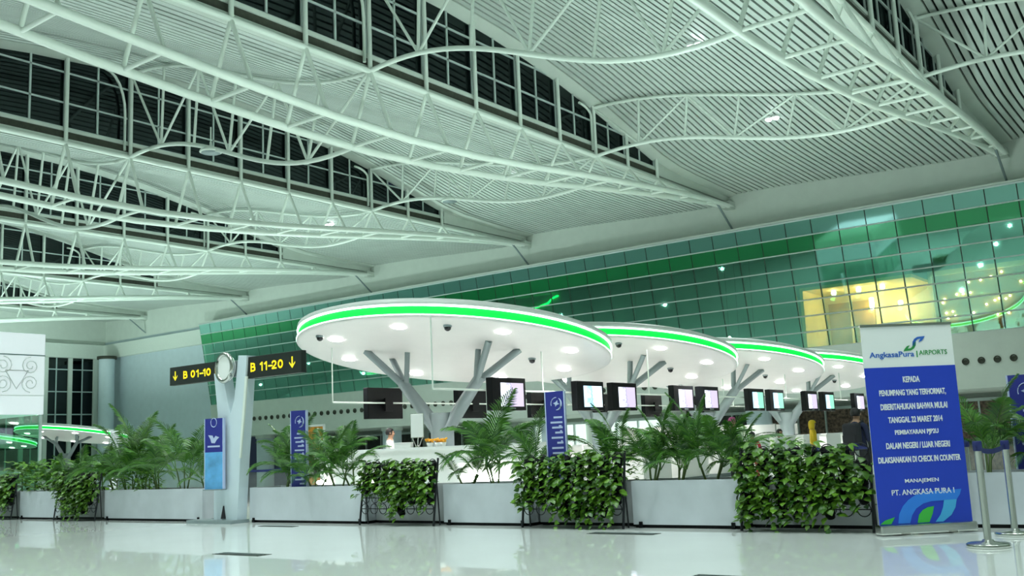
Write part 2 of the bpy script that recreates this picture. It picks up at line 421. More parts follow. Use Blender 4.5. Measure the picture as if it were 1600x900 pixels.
# bright lamps in the ceiling
for (x, y, z), lb in (((-17.4, 37.0, 17.45), 'bright twin ceiling lamp nearest the upper middle of the slats'), ((-18.2, 47.0, 16.85), 'bright twin ceiling lamp above the glass wall at right'),
                      ((-34.2, 46.8, 16.95), 'bright twin ceiling lamp behind the second truss'), ((-50, 46.6, 16.75), 'bright twin ceiling lamp behind the third truss')):
    L = thing('ceiling_lamp', (x, y, z), lb, 'lamp', 'lit ceiling lamps')
    for s in (-1, 1):
        MB().lathe([(.05, .22), (.17, .15), (.2, 0), (.17, 0)], (x+s*.19, y, z), 16).obj('housing', 'white', L)
        MB().lathe([(0, -.02), (.08, -.10), (.15, -.04), (.17, 0), (.0, .02)], (x+s*.19, y, z), 16).obj('bulb', 'high_lamp', L)
    pipe('bracket', (x-.35, y, z+.2), (x+.35, y, z+.2), .03, 'white', L)
    l = bpy.data.lights.new('ceiling_lamp_light', 'SPOT'); l.spot_size = 2.2; l.spot_blend = .5; l.energy = 2500; l.color = (.9, 1, .97); l.shadow_soft_size = .3
    lo_ = bpy.data.objects.new('ceiling_lamp_light', l); COL.objects.link(lo_); lo_.parent = L; lo_.location = (0, 0, -.35)

# ------------------------------------------------------------------ glass wall
GB = Vector((0, 60.0, 6.3)); GT = Vector((0, 58.6, 14.0)); gd = GT-GB; RH = gd.length/8; gu = gd.normalized()
gw = thing('window_9', (-37, 60, 6.3), None, None); struct(gw)
gang = math.atan2(1.4, 7.7)
PW = 1.63; NC = 54; GX0 = -81.2
pm = {}
for nm in ('top_glass', 'green_glass', 'clear_glass'):
    k = MB().box(.03, PW-.03, -.012, .012, .03, RH-.03); pm[nm] = k.mesh('pane'); pm[nm].materials.append(MATS[nm])
rest = {k: MB() for k in pm}
for r in range(8):
    nm = 'top_glass' if r == 7 else 'green_glass' if r == 6 else 'clear_glass'
    for cidx in range(NC):
        p = GB+gd*(r/8); p.x = GX0+cidx*PW
        M = Matrix.Translation(p) @ Matrix.Rotation(gang, 4, 'X')
        if cidx >= NC-37: link('pane', pm[nm], gw, None, M)
        else:
            k = MB().box(.03, PW-.03, -.012, .012, .03, RH-.03)
            rest[nm].add([M @ Vector(v) for v in k.v], k.f)
for nm, k in rest.items(): tag(k.obj('far_panes', nm, gw), kind='stuff')
for cidx in range(NC+1):
    x = GX0+cidx*PW
    a = GB.copy(); a.x = x; b_ = GT.copy(); b_.x = x
    pipe('mullion', a+Vector((0, .06, 0)), b_+Vector((0, .06, 0)), .05, 'hatch', gw, n=6)
for r in range(9):
    p = GB+gd*(r/8)
    pipe('transom', (GX0, p.y-.03, p.z), (GX0+NC*PW, p.y-.03, p.z), .045 if r < 8 else .07, 'mullion', gw, n=6)
struct(boxo('trim_1', GX0, XR, 58.55, 60.0, 14.04, 14.16, 'edge'))
k = MB().prism([(60.3, 6.25), (58.9, 14.0), (60.1, 14.0), (60.6, 6.25)], lambda u, v, d: (d, u, v), GX0-.25, GX0-.02); struct(k.obj('trim_2', 'band'))
# mezzanine fascia with air nozzles
fa = struct(MB().prism([(59.9, 6.3), (60.25, 3.2), (60.9, 3.2), (60.9, 6.3)], lambda u, v, d: (d, u, v), -81.2, XR).obj('trim_3', 'wall'))
nz = MB(); nz.lathe([(.0, .03), (.12, .0), (.14, .05), (.19, .06), (.20, 0)], (0, 0, 0), 14); nzm = nz.mesh('nozzle'); nzm.materials.append(MATS['recess'])
for i in range(100):
    x = -80.6+.82*i
    link('nozzle', nzm, fa, None, Matrix.Translation((x, 60.07, 4.72)) @ Matrix.Rotation(PI/2, 4, 'X'))
struct(boxo('ceiling_mezzanine', -81, XR, 60.9, 80, 3.2, 6.2, 'wall'))
struct(boxo('wall_mezzanine', -81, XR, 72, 72.3, 6.2, 14.2, 'teal_wall'))
struct(boxo('ceiling_upper', -81, XR, 60.3, 72.3, 14.2, 14.4, 'teal_wall'))
struct(boxo('wall_shops', -81, XR, 70, 70.3, 0, 3.2, 'wall'))
# round columns under the mezzanine
for T in TX[1:]:
    c = thing('column', (T, 62.2, 0), 'round grey column under the mezzanine %s' % {-75.6: 'behind the Y-shaped pillar', -59.2: 'behind the man in the white shirt', -42.8: 'behind the tall blue banner', -26.4: 'behind the middle canopies', -10.0: 'behind the large banner'}.get(T, 'outside the right edge'), 'column', 'columns under the mezzanine')
    MB().lathe([(.8, 0), (.8, 3.2)], (T, 62.2, 0), 24).obj('shaft', 'wall_blue', c)
    MB().lathe([(.86, 2.9), (.9, 2.95), (.9, 3.2)], (T, 62.2, 0), 24).obj('collar', 'band', c)
# shop fronts at the back
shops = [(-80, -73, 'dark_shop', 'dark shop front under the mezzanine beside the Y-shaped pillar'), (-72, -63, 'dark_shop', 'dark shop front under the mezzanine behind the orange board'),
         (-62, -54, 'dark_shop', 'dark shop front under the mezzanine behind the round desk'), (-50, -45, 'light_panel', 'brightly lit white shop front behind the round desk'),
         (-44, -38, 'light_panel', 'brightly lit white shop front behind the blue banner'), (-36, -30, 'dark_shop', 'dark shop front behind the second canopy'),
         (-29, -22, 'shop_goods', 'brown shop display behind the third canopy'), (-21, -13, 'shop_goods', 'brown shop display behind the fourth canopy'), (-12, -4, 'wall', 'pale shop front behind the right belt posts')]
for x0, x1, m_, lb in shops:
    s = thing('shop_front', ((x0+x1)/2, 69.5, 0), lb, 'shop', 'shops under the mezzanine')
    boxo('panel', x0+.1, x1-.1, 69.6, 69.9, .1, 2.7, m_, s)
    boxo('frame', x0, x1, 69.4, 69.95, 2.7, 2.9, 'mullion', s)
    for q in range(int((x1-x0)/2)+1): boxo('mullion', x0+q*2, x0+q*2+.1, 69.4, 69.62, 0, 2.7, 'mullion', s)
# mezzanine rooms
rm = thing('lounge_room', (-20.5, 66, 6.2), 'warm lit lounge wall with brown doors behind the glass', 'lounge')
boxo('back_wall', -23.2, -16.4, 66.4, 66.6, 6.2, 10.2, 'warm_wall', rm)
boxo('side_wall', -23.4, -23.2, 62.5, 66.6, 6.2, 10.2, 'warm_wall', rm)
boxo('soffit', -23.4, -16.4, 62.5, 66.6, 10.2, 10.4, 'warm_wall', rm)
for x in (-22.9, -21.3): boxo('door', x, x+1.4, 66.2, 66.4, 6.2, 9.6, 'brown_panel', rm)
boxo('frame', -21.45, -21.35, 66.1, 66.4, 6.2, 10.2, 'warm_wall', rm)
boxo('handrail', -23.2, -16.4, 61.6, 61.7, 7.4, 7.5, 'warm_wall', rm)
for i, (x, y, z, e) in enumerate(((-19.9, 65.8, 9.2, 150), (-18.1, 65.8, 9.1, 120), (-21.7, 64, 10.0, 25), (-20.1, 64, 10.0, 25), (-18.6, 64, 10.0, 25))):
    L = thing('wall_lamp' if i < 2 else 'spot_lamp', (x, y, z), ['tall warm wall lamp left in the lit lounge', 'warm wall lamp throwing a cone right in the lit lounge', 'small ceiling spot at left of the lounge', 'small ceiling spot at middle of the lounge', 'small ceiling spot at right of the lounge'][i], 'lamp', 'lounge lamps')
    MB().lathe([(0, .5 if i == 0 else .18), (.14, .45 if i == 0 else .15), (.16, 0), (.12, -.3 if i == 0 else -.1), (0, -.32 if i == 0 else -.12)], (x, y, z), 12).obj('bulb', 'warm_lamp', L)
    boxo('mount', x-.06, x+.06, y+.1, y+.5, z-.04, z+.04, 'black', L) if i < 2 else boxo('mount', x-.06, x+.06, y-.06, y+.06, z+.1, z+.2, 'black', L)
    l = bpy.data.lights.new('lounge_light', 'POINT'); l.energy = e; l.color = (1, .55, .20); l.shadow_soft_size = .15
    o = bpy.data.objects.new('lounge_light', l); COL.objects.link(o); o.parent = L; o.location = (0, -.35, -.4)
fw = thing('feature_wall', (-13.2, 66, 6.2), 'brown feature wall dotted with small lights behind the glass', 'wall')
boxo('panel', -16.2, -9.6, 66.4, 66.6, 6.4, 10.6, 'brown_panel', fw)
boxo('surround', -16.4, -16.2, 66.2, 66.6, 6.2, 10.9, 'warm_wall', fw); boxo('surround', -9.6, -9.4, 66.2, 66.6, 6.2, 10.9, 'warm_wall', fw); boxo('surround', -16.4, -9.4, 66.2, 66.6, 10.6, 10.9, 'warm_wall', fw)
bm_ = MB(); bm_.lathe([(0, .06), (.043, .043), (.06, 0), (.043, -.043), (0, -.06)], (0, 0, 0), 10); bme = bm_.mesh('bulb'); bme.materials.append(MATS['warm_lamp'])
for i in range(24):
    x = -15.9+6.0*rnd.random(); z = 7.6+2.9*rnd.random()
    link('bulb', bme, fw, None, Matrix.Translation((x, 66.3, z)))
l = bpy.data.lights.new('lounge_light', 'POINT'); l.energy = 90; l.color = (1, .62, .25); o = bpy.data.objects.new('lounge_light', l); COL.objects.link(o); o.location = (-13, 64.5, 9)
t_ = MB().tube([(-53.57, 71.92, 12.95), (-51.42, 71.92, 13.11), (-49.67, 71.92, 13.41), (-49.16, 71.92, 13.81), (-48.54, 71.92, 13.96)], .07, 8).obj('rim_reflection', 'rim_glint'); tag(t_, 'short green canopy rim reflection built as a glowing tube behind the glass', 'reflection')  # reflection of the canopy rim, modelled as a glowing tube
for x, y, z in ((-37.5, 66, 8.2), (-31, 68, 8.3), (-29.8, 67, 7.2), (-28.2, 66, 7.4)):
    L = thing('spot_lamp', (x, y, z), {-37.5: 'small white lamp behind the glass above the second canopy', -31: 'small white lamp behind the glass above the third canopy', -29.8: 'low white lamp behind the glass over the third canopy', -28.2: 'small white lamp behind the glass left of the lounge'}[x], 'lamp', 'small lamps behind the glass')
    MB().lathe([(0, .10), (.09, .07), (.12, 0), (.09, -.07), (0, -.10)], (x, y, z), 10).obj('bulb', 'lamp', L); pipe('stem', (x, y, z+.08), (x, y, 14.2), .015, 'black', L)
l = bpy.data.lights.new('mezzanine_light', 'AREA'); l.energy = 60; l.color = (.7, 1, .85); l.size = 8; l.shape = 'RECTANGLE'; l.size_y = 60
o = bpy.data.objects.new('mezzanine_light', l); COL.objects.link(o); o.location = (-40, 67, 14.1); o.rotation_euler = (0, 0, PI/2)
for x in (-66, -42, -14):
    l = bpy.data.lights.new('shop_light', 'AREA'); l.energy = 30 if x < -60 else 90; l.color = (.9, 1, .92); l.size = 1.2; l.shape = 'RECTANGLE'; l.size_y = 18
    o = bpy.data.objects.new('shop_light', l); COL.objects.link(o); o.location = (x, 65, 3.15); o.rotation_euler = (0, 0, PI/2)

# ------------------------------------------------------------------ canopies on tree columns
TILT = math.atan(.147)
def ring_mesh(prof, n=72):
    k = MB(); k.lathe(prof, (0, 0, 0), n); return k
R_ = 4.06
CAN = {}
def cm(key, prof, m, n=72):
    if key not in CAN:
        me = ring_mesh(prof, n).mesh(key); me.materials.append(MATS[m]); CAN[key] = me
    return CAN[key]
spots = [(R_*.78*math.cos(a), R_*.78*math.sin(a)) for a in [2*PI*(i+.35)/8 for i in range(8)]]
def canopy(x, y, z, label, lights=True):
    c = thing('canopy', (x, y, z), label, 'canopy', 'green rimmed disc canopies')
    c.matrix_basis = Matrix.Translation((x, y, z)) @ Matrix.Rotation(-TILT, 4, 'X')
    so_ = link('soffit', cm('soffit', [(0, 0), (R_*.6, 0), (R_*.97, 0), (R_, .02), (R_, .05), (R_-.07, .055)], 'canopy_white'), c, None, None, True)
    link('led_strip', cm('led', [(R_-.03, .055), (R_-.03, .26)], 'green_led'), c, None, None, True)
    link('led_line', cm('led1', [(R_-.04, .055), (R_+.012, .055), (R_+.012, .068), (R_-.04, .072)], 'white_led'), c, None, None, True)
    link('led_line', cm('led2', [(R_-.05, .255), (R_+.012, .26), (R_+.012, .295), (R_-.04, .30)], 'white_led'), c, None, None, True)
    link('top_plate', cm('top', [(R_-.04, .30), (R_+.01, .30), (R_+.01, .40), (R_-.25, .50), (R_*.5, .58), (0, .60)], 'white'), c, None, None, True)
    for si, (sx, sy) in enumerate(spots):
        d = link('downlight', cm('dl', [(0, -.025), (.15, -.025), (.19, 0), (.14, .01)], 'lamp', 16), so_, None, Matrix.Translation((sx, sy, -.005)), True)
        if lights and si % 2 == 0:
            l = bpy.data.lights.new('canopy_spot', 'SPOT'); l.energy = 460; l.color = (1, .98, .95); l.spot_size = 2.4; l.spot_blend = .8; l.shadow_soft_size = .15
            o = bpy.data.objects.new('canopy_spot', l); COL.objects.link(o); o.parent = c; o.location = (sx, sy, -.08)
    return c
def ctop(x, y, cy, cz): return cz-.147*(y-cy)
def tree_column(x, y, cy, cz, label):
    t = thing('tree_column', (x, y, 0), label, 'column', 'branching steel columns')
    zt = 1.75
    MB().tube([(x, y, 0), (x, y, zt), (x, y, zt+.35)], [.30, .30, .33], 6).obj('trunk', 'steel_grey', t)
    for s, dy in ((-1, -.25), (1, .25)):
        a = Vector((x+s*.12, y, zt-.1)); b_ = Vector((x+s*1.1, y+dy, 2.95))
        MB().tube([a, b_], [.20, .15], 4).obj('limb', 'steel_grey', t)
        e = b_-(b_-a)*.12
        for ox, oy in ((s*.75, -.55), (s*.85, .55), (-s*.12, .1)):
            q = Vector((b_.x+ox, b_.y+oy, 0)); q.z = ctop(q.x, q.y, cy, cz)+.01
            pipe('branch', e, q, .095, 'steel_grey', t, n=4)
    return t
CX = -16.8; CZ = 3.6
CY = [19.97+7.55*i for i in range(4)]
nth = ['nearest and largest', 'second', 'third', 'fourth']
for i, cy in enumerate(CY):
    canopy(CX, cy, CZ, '%s tilted white disc canopy with green lit rim' % nth[i] if i == 0 else '%s green rimmed disc canopy in the row from the near one' % nth[i])
    tree_column(CX, cy-.6, cy, CZ, 'grey branching column under the %s green rimmed canopy' % nth[i])
    for k_, (dx, dy) in enumerate(((2.0, -2.6), (-1.6, -3.2), (1.6, 1.2))):
        if i and k_ == 1: continue
        z = ctop(0, cy+dy, cy, CZ)
        c = thing('dome_camera', (CX+dx, cy+dy, z), 'small black dome camera under the %s canopy, %s' % (nth[i], ['by its right rim', 'by its left rim', 'toward its back'][k_]), 'camera', 'dome cameras')
        MB().lathe([(.10, .02), (.10, -.04), (0, -.04)], (CX+dx, cy+dy, z), 16).obj('base', 'steel_grey', c)
        MB().lathe([(.085, -.04), (.07, -.10), (.03, -.13), (0, -.135)], (CX+dx, cy+dy, z), 16).obj('dome', 'black_gloss', c)
LY = [(-70.6, 40.2), (-78.5, 37.0)]
for i, (x, cy) in enumerate(LY):
    canopy(x, cy, CZ-.35, ['far green rimmed canopy left of the blue signs, beyond the plants', 'far green rimmed canopy seen through the kiosk glass at left'][i], False)
    tree_column(x, cy-.6, cy, CZ-.35, ['grey branching column under the far left canopy', 'grey branching column under the canopy behind the kiosk glass'][i])

# ------------------------------------------------------------------ monitors on pipe frames
def monitor(x, y, z0, face, scr, label, wd=1.3, ht=.76):
    t = thing('monitor', (x, y, z0), label, 'monitor', 'overhead monitors')
    b = boxo('housing', x-.09, x+.09, y-wd/2, y+wd/2, z0, z0+ht, 'black', t, bev=.012)
    if scr:
        s = face*.096
        k = MB(); yy0 = y-wd/2+.32; yy1 = y+wd/2-.10; zz0 = z0+.09; zz1 = z0+ht-.12
        k.box(min(x+face*.085, x+s), max(x+face*.085, x+s), yy0, yy1, zz0, zz1); k.obj('screen', scr, b)
        boxo('logo', min(x+face*.085, x+s), max(x+face*.085, x+s), yy0+.3, yy0+.55, z0+.035, z0+.06, 'steel_grey', b)
    boxo('mount', x-face*.2-.03, x-face*.2+.03, y-.15, y+.15, z0+.2, z0+.55, 'black', t); pipe('arm', (x-face*.2, y, z0+.38), (x-face*.05, y, z0+.38), .04, 'black', t, n=6)
    return t
mon = [(18.82, 'screen_portrait', 'first lit monitor under the near canopy, showing a face'), (22.35, 'screen_blue', 'second lit monitor, showing a pale blue window, right of the blue banner'),
       (24.1, 'screen_portrait', 'third lit monitor, right of the pale blue one'), (27.6, 'screen_portrait', 'fourth lit monitor, above the palms'), (29.35, 'screen_portrait', 'fifth lit monitor, above the palms, right of the fourth'),
       (33.0, 'screen_cyan', 'sixth lit monitor with a white and green picture'), (34.8, 'screen_cyan', 'seventh lit monitor, left of the fourth branching column'),
       (38.2, 'screen_portrait', 'eighth lit monitor, right of the fourth branching column'), (40.1, 'screen_cyan', 'ninth lit monitor with a yellow green picture'), (43.9, 'screen_portrait', 'farthest lit monitor beside the large blue banner')]
for y, s, lb in mon: monitor(-14.3, y, 2.02, 1, s, lb)
for y, lb in ((19.95, 'black back of the monitor above the man in the white shirt'), (23.7, 'black back of the monitor behind the near branching column'), (27.4, 'black back of the monitor behind the tall blue banner'),
              (31.2, 'black back of the monitor on the far side under the third canopy'), (34.9, 'black back of the monitor on the far side, beside the fifth monitor'), (38.6, 'black back of the monitor on the far side under the fourth canopy')):
    monitor(-19.4, y, 2.08, -1, 'screen_portrait', lb, 1.35, .84)
for x, ys, lb in ((-14.08-.42, (16.45, 20.6, 26.0, 31.0, 36.4, 42.4), 'white pipe rail carrying the lit monitors'), (-19.2, (17.9, 20.75, 25.6, 30.0, 36.5, 42.0), 'white pipe rail carrying the monitors turned away')):
    t = thing('monitor_rail', (x, ys[0], 2.5), lb, 'rail')
    pipe('bar', (x, ys[0], 2.5), (x, ys[-1]+2, 2.5), .022, 'pipe', t)
    for y in ys:
        cy = min(CY, key=lambda q: abs(q-y)); pipe('hanger', (x, y, 2.5), (x, y, ctop(0, y, cy, CZ)), .018, 'pipe', t)

# ------------------------------------------------------------------ round desk and check-in counters
DX, DY = CX, CY[0]-.6
dk = thing('reception_desk', (DX, DY, 0), 'round white reception desk around the near branching column', 'desk')
def arc(prof, a0, a1, n=40):
    k = MB(); vs = []; fs = []; m = len(prof)
    for j in range(n+1):
        a = a0+(a1-a0)*j/n
        for r, z in prof: vs.append((DX+r*math.cos(a), DY+r*math.sin(a), z))
    for j in range(n):
        for i in range(m): fs.append((j*m+i, (j+1)*m+i, (j+1)*m+(i+1) % m, j*m+(i+1) % m))
    fs += [list(range(m))[::-1], [n*m+i for i in range(m)]]
    return k.add(vs, fs, False)
A0, A1 = math.radians(165), math.radians(375)
arc([(3.15, .88), (3.2, 1.21), (2.75, 1.21), (2.8, .88)], A0, A1).obj('upper_band', 'desk', dk)
arc([(3.26, 1.21), (3.26, 1.26), (2.7, 1.26), (2.7, 1.21)], A0, A1).obj('worktop', 'white', dk)
arc([(3.02, .05), (3.05, .88), (2.9, .88), (2.9, .05)], A0, A1).obj('lower_panel', 'desk', dk)
arc([(2.95, 0), (2.95, .05), (2.9, .05), (2.9, 0)], A0, A1).obj('plinth', 'steel_grey', dk)
for i, a in enumerate((-128, -116, -110, -82, -38, -34, -30, -26, -22)):
    a = math.radians(a); x = DX+3.07*math.cos(a); y = DY+3.07*math.sin(a)
    MB().lathe([(0, .05), (.06, .035), (.075, 0), (.06, -.035), (0, -.05)], (x, y, .53), 10).obj('bright_spot', 'lamp', dk)  # small glowing beads on the lower panel
# straight check-in counters on both sides of the spine
dsk = None
for side in (1, -1):
    for i, y in enumerate((24.3, 26.6, 28.9, 31.2, 33.5, 35.8, 38.1, 40.4, 42.7)):
        x = CX+side*2.9
        t = thing('check_in_counter', (x, y, 0), 'white check-in counter under the %s, %s from the round desk' % ('lit monitors' if side > 0 else 'monitors turned away', ['first', 'second', 'third', 'fourth', 'fifth', 'sixth', 'seventh', 'eighth', 'ninth'][i]), 'counter', 'check-in counters')
        s = side
        def bx(nm, xa, xb, ya, yb, za, zb, m_): return boxo(nm, *(sorted((x+s*xa, x+s*xb))), y+ya, y+yb, za, zb, m_, t)
        bx('front_panel', .35, .45, -.78, .78, .1, 1.1, 'desk'); bx('side_panel', -.4, .35, -.78, -.70, .1, 1.1, 'desk'); bx('side_panel', -.4, .35, .70, .78, .1, 1.1, 'desk')
        bx('worktop', -.4, .2, -.70, .70, .74, .78, 'white'); bx('ledge', .1, .5, -.82, .82, 1.1, 1.14, 'white'); bx('plinth', -.35, .42, -.75, .75, 0, .1, 'steel_grey')
        k = bx('computer', -.1, -.04, -.25, .2, .86, 1.16, 'black'); bx('computer_stand', -.12, .0, -.08, .04, .78, .88, 'black')
sp_ = thing('spine_wall', (CX, 36, 0), 'long white partition behind the counters under the far canopies', 'partition')
for i in range(6):
    y = 29.8+2.6*i
    if abs(y+1.2-CY[2]+.6) < .5: continue
    boxo('panel', CX-.95, CX-.85, y, y+2.5, .05, 1.62, 'desk', sp_); boxo('post', CX-.97, CX-.83, y+2.5, y+2.6, 0, 1.66, 'chrome', sp_)
# easel board, laptop, flowers on the desk
a = math.radians(-100)
def desk_pt(deg, r=2.98): a = math.radians(deg); return DX+r*math.cos(a), DY+r*math.sin(a)
x, y = desk_pt(-60, 2.95)
e = thing('notice_board', (x, y, 1.26), 'white upright notice board on a wire stand on the round desk', 'notice board', rz=.6)
for q in ((-.13, 0), (.13, 0), (0, .14)): pipe('leg', (q[0]*.2, q[1]*.2, 0), (q[0], q[1], .26), .012, 'chrome', e, True, 6)
boxo('foot', -.06, .06, -.05, .07, 0, .012, 'chrome', e, True)
boxo('board', -.14, .14, -.012, .012, .22, .74, 'white', e, True, .008); boxo('frame', -.15, .15, -.006, .006, .21, .75, 'chrome', e, True)
x, y = desk_pt(-66); e = thing('document_box', (x, y, 1.26), 'low white document box on the round desk beside the man', 'box', rz=.5)
boxo('tray', -.18, .18, -.13, .13, 0, .10, 'white', e, True, .006); boxo('lid', -.19, .19, -.14, .14, .10, .12, 'white', e, True, .004)
for i, dg in enumerate((-54.5, -51, -49)):
    x, y = desk_pt(dg); f_ = thing('flower_pot', (x, y, 1.26), ['small orange flowers in a pot on the desk, left of the trunk', 'orange flower pot on the desk, nearest the trunk', 'orange flower pot on the desk at the trunk foot'][i], 'flowers', 'flowers on the desk')
    MB().lathe([(0, 0), (.06, 0), (.08, .09), (.07, .09), (0, .08)], (x, y, 1.26), 12).obj('pot', 'white', f_)
    k = MB()
    for q in range(14):
        aa = rnd.random()*6.3; r = .09*rnd.random()**.5; zz = .10+.07*rnd.random(); cx_, cy_ = x+r*math.cos(aa), y+r*math.sin(aa)
        k.lathe([(0, .025), (.03, .01), (.022, -.02), (0, -.025)], (cx_, cy_, 1.26+zz), 6)
    k.obj('blossoms', 'orange', f_)

# ------------------------------------------------------------------ left kiosk box
kb = thing('kiosk', (-33, 12.5, 0), 'white carved sign box on glass walls at the left edge', 'kiosk')
KX = -30.0; K0, K1 = 6.0, 16.07
sb_ = boxo('sign_box', -36, KX, K0, K1, 2.78, 5.24, 'box_white_glow', kb, bev=.02)
boxo('joint', KX, KX+.006, K0, K1, 4.56, 4.60, 'steel_grey', kb)
boxo('joint', KX, KX+.006, K0, K1, 3.34, 3.37, 'carve', kb)
def spiral(yc, zc, s, fl):
    pts = []
    for i in range(22):
        t = i/21; a = 4.4*PI*.5*t*1.6+(.5*PI); r = .27*(1-.78*t)
        pts.append((KX+.012, yc+fl*r*math.cos(a)*1.05, zc+s*r*math.sin(a)))
    return pts
for i in range(6):
    yc = 15.2-i*1.72
    for fl, dy in ((1, .42), (-1, -.42)):
        for s, zc in ((1, 4.25), (-1, 3.72)):
            MB().tube(spiral(yc+dy, zc, s, fl), .018, 5).obj('carved_scroll', 'carve', sb_)
    MB().tube([(KX+.012, yc-.35, 4.1), (KX+.012, yc, 3.55), (KX+.012, yc+.35, 4.1), (KX+.012, yc-.35, 4.1)], .018, 5).obj('carved_triangle', 'carve', sb_)
for y in (K1-.05, 13.4, 10.8, 8.2): boxo('post', KX-.12, KX-.04, y-.04, y+.04, 0, 2.78, 'mullion', kb)
for a_, b_ in ((13.45, K1-.1), (10.85, 13.35), (8.25, 10.75)): boxo('pane', KX-.09, KX-.07, a_, b_, .1, 2.78, 'kiosk_glass', kb)
boxo('pane', -35.9, KX-.15, K1-.07, K1-.05, .1, 2.78, 'kiosk_glass', kb)

wp = thing('white_post', (-32.5, 20, 0), 'white post standing before the far left green canopy', 'post')
boxo('shaft', -32.62, -32.42, 19.9, 20.1, .03, 2.36, 'box_white_glow', wp); boxo('base', -32.8, -32.2, 19.7, 20.3, 0, .03, 'steel_grey', wp)
# ------------------------------------------------------------------ Y pillar with gate signs
yp = thing('sign_pillar', (-16.1, 12.25, 0), 'pale Y-shaped pillar carrying the gate signs', 'pillar')
k = MB(); k.prism([(-16.42, .06), (-15.72, .06), (-15.62, 1.2), (-15.52, 2.05), (-15.42, 3.12), (-15.67, 3.14), (-15.80, 2.3), (-15.92, 2.02), (-16.16, 2.85), (-16.42, 2.85), (-16.30, 2.05), (-16.40, 1.2)], lambda u, v, d: (u, d, v), 12.20, 12.42); k.obj('body', 'wall_blue', yp)
k = MB(); k.prism([(-15.52, 2.05), (-15.62, 1.2), (-15.58, 1.2), (-15.46, 2.05), (-15.38, 2.72), (-15.44, 2.72)], lambda u, v, d: (u, d, v), 12.17, 12.2); k.obj('edge_strip', 'band', yp)
boxo('base_plate', -17.0, -15.65, 12.0, 12.42, 0, .06, 'steel_grey', yp)
boxo('sign_arm', -16.45, -15.4, 12.26, 12.36, 2.75, 3.05, 'steel_grey', yp)
k = MB(); k.tube([(-16.0+.23*math.cos(2*PI*i/28), 12.13, 2.93+.26*math.sin(2*PI*i/28)) for i in range(28)], .045, 8, closed=True); k.obj('clock_ring', 'chrome', yp)
k = MB(); k.prism([(-16.0+.2*math.cos(2*PI*i/28), 2.93+.23*math.sin(2*PI*i/28)) for i in range(28)], lambda u, v, d: (u, d, v), 12.12, 12.24); k.obj('disc', 'white', yp)
MB().prism([(-16.17, .08), (-16.05, .08), (-16.10, .32)], lambda u, v, d: (u, d, v), 12.17, 12.20).obj('spike_mark', 'dark_cloth', yp)
GL = {'0': [[(.5+.36*math.cos(a), .5+.42*math.sin(a)) for a in [2*PI*i/16 for i in range(17)]]], '1': [[(.2, .74), (.55, .93), (.55, .0)]], '-': [[(.15, .42), (.85, .42)]],
      '2': [[(.14, .72), (.22, .86), (.42, .92), (.66, .88), (.80, .72), (.74, .54), (.45, .28), (.14, .07), (.86, .07)]],
      'B': [[(.16, .0), (.16, 1.0)], [(.16, .93), (.55, .93), (.76, .84), (.76, .62), (.56, .53), (.16, .53)], [(.56, .53), (.84, .42), (.84, .17), (.60, .07), (.16, .07)]]}
def strokes(name, txt, cx, y, cz, wd, ht, m_, parent, th=.2):
    cells = {'1': .72, '-': .62, ' ': .5, '0': 1, '2': 1, 'B': 1}; tot = sum(cells[c]*1.12 for c in txt); u = wd/tot; x = cx-wd/2
    for c_ in txt:
        k = MB()
        for line in GL.get(c_, []):
            for (a, b_), (c2, d2) in zip(line, line[1:]):
                p = Vector((x+a*u, 0, cz-ht/2+b_*ht)); q = Vector((x+c2*u, 0, cz-ht/2+d2*ht)); d = (q-p).normalized(); n = Vector((-d.z, 0, d.x))*th*u/2; e = d*th*u*.3
                P = [p-e+n, p-e-n, q+e-n, q+e+n]
                k.add([v+Vector((0, y, 0)) for v in P]+[v+Vector((0, y+.006, 0)) for v in P], [(0, 1, 2, 3), (7, 6, 5, 4), (0, 4, 5, 1), (1, 5, 6, 2), (2, 6, 7, 3), (3, 7, 4, 0)])
        if k.v: k.obj(name, m_, parent, None, True)
        x += cells[c_]*1.12*u
def sign(x0, x1, z0, z1, y, label, txt, arrow_left):
    t = thing('gate_sign', ((x0+x1)/2, y, z0), label, 'sign', 'gate signs')
    W_ = x1-x0; H_ = z1-z0
    boxo('panel', -W_/2, W_/2, -.06, .06, 0, H_, 'sign_black', t, True, .008)
    tx = .12*W_ if arrow_left else -.12*W_
    strokes('letter', txt, tx, -.066, H_*.5, W_*.62, H_*.38, 'yellow_print', t)
    ac = -W_*.37 if arrow_left else W_*.34
    s = H_*.26; pts = [(0, -s), (s*.75, -s*.15), (s*.75, s*.12), (s*.16, -s*.42), (s*.16, s), (-s*.16, s), (-s*.16, -s*.42), (-s*.75, s*.12), (-s*.75, -s*.15)]
    poly('arrow', [(ac+u, H_*.5+v) for u, v in pts], 'yellow_print', t, -.061)
    return t
sign(-17.93, -16.45, 2.72, 3.09, 12.3, 'black sign with yellow letters B 01-10 and arrow at its left', 'B 01-10', True)
sign(-15.47, -13.93, 2.68, 3.09, 12.3, 'black sign with yellow letters B 11-20 and arrow at its right', 'B 11-20', False)

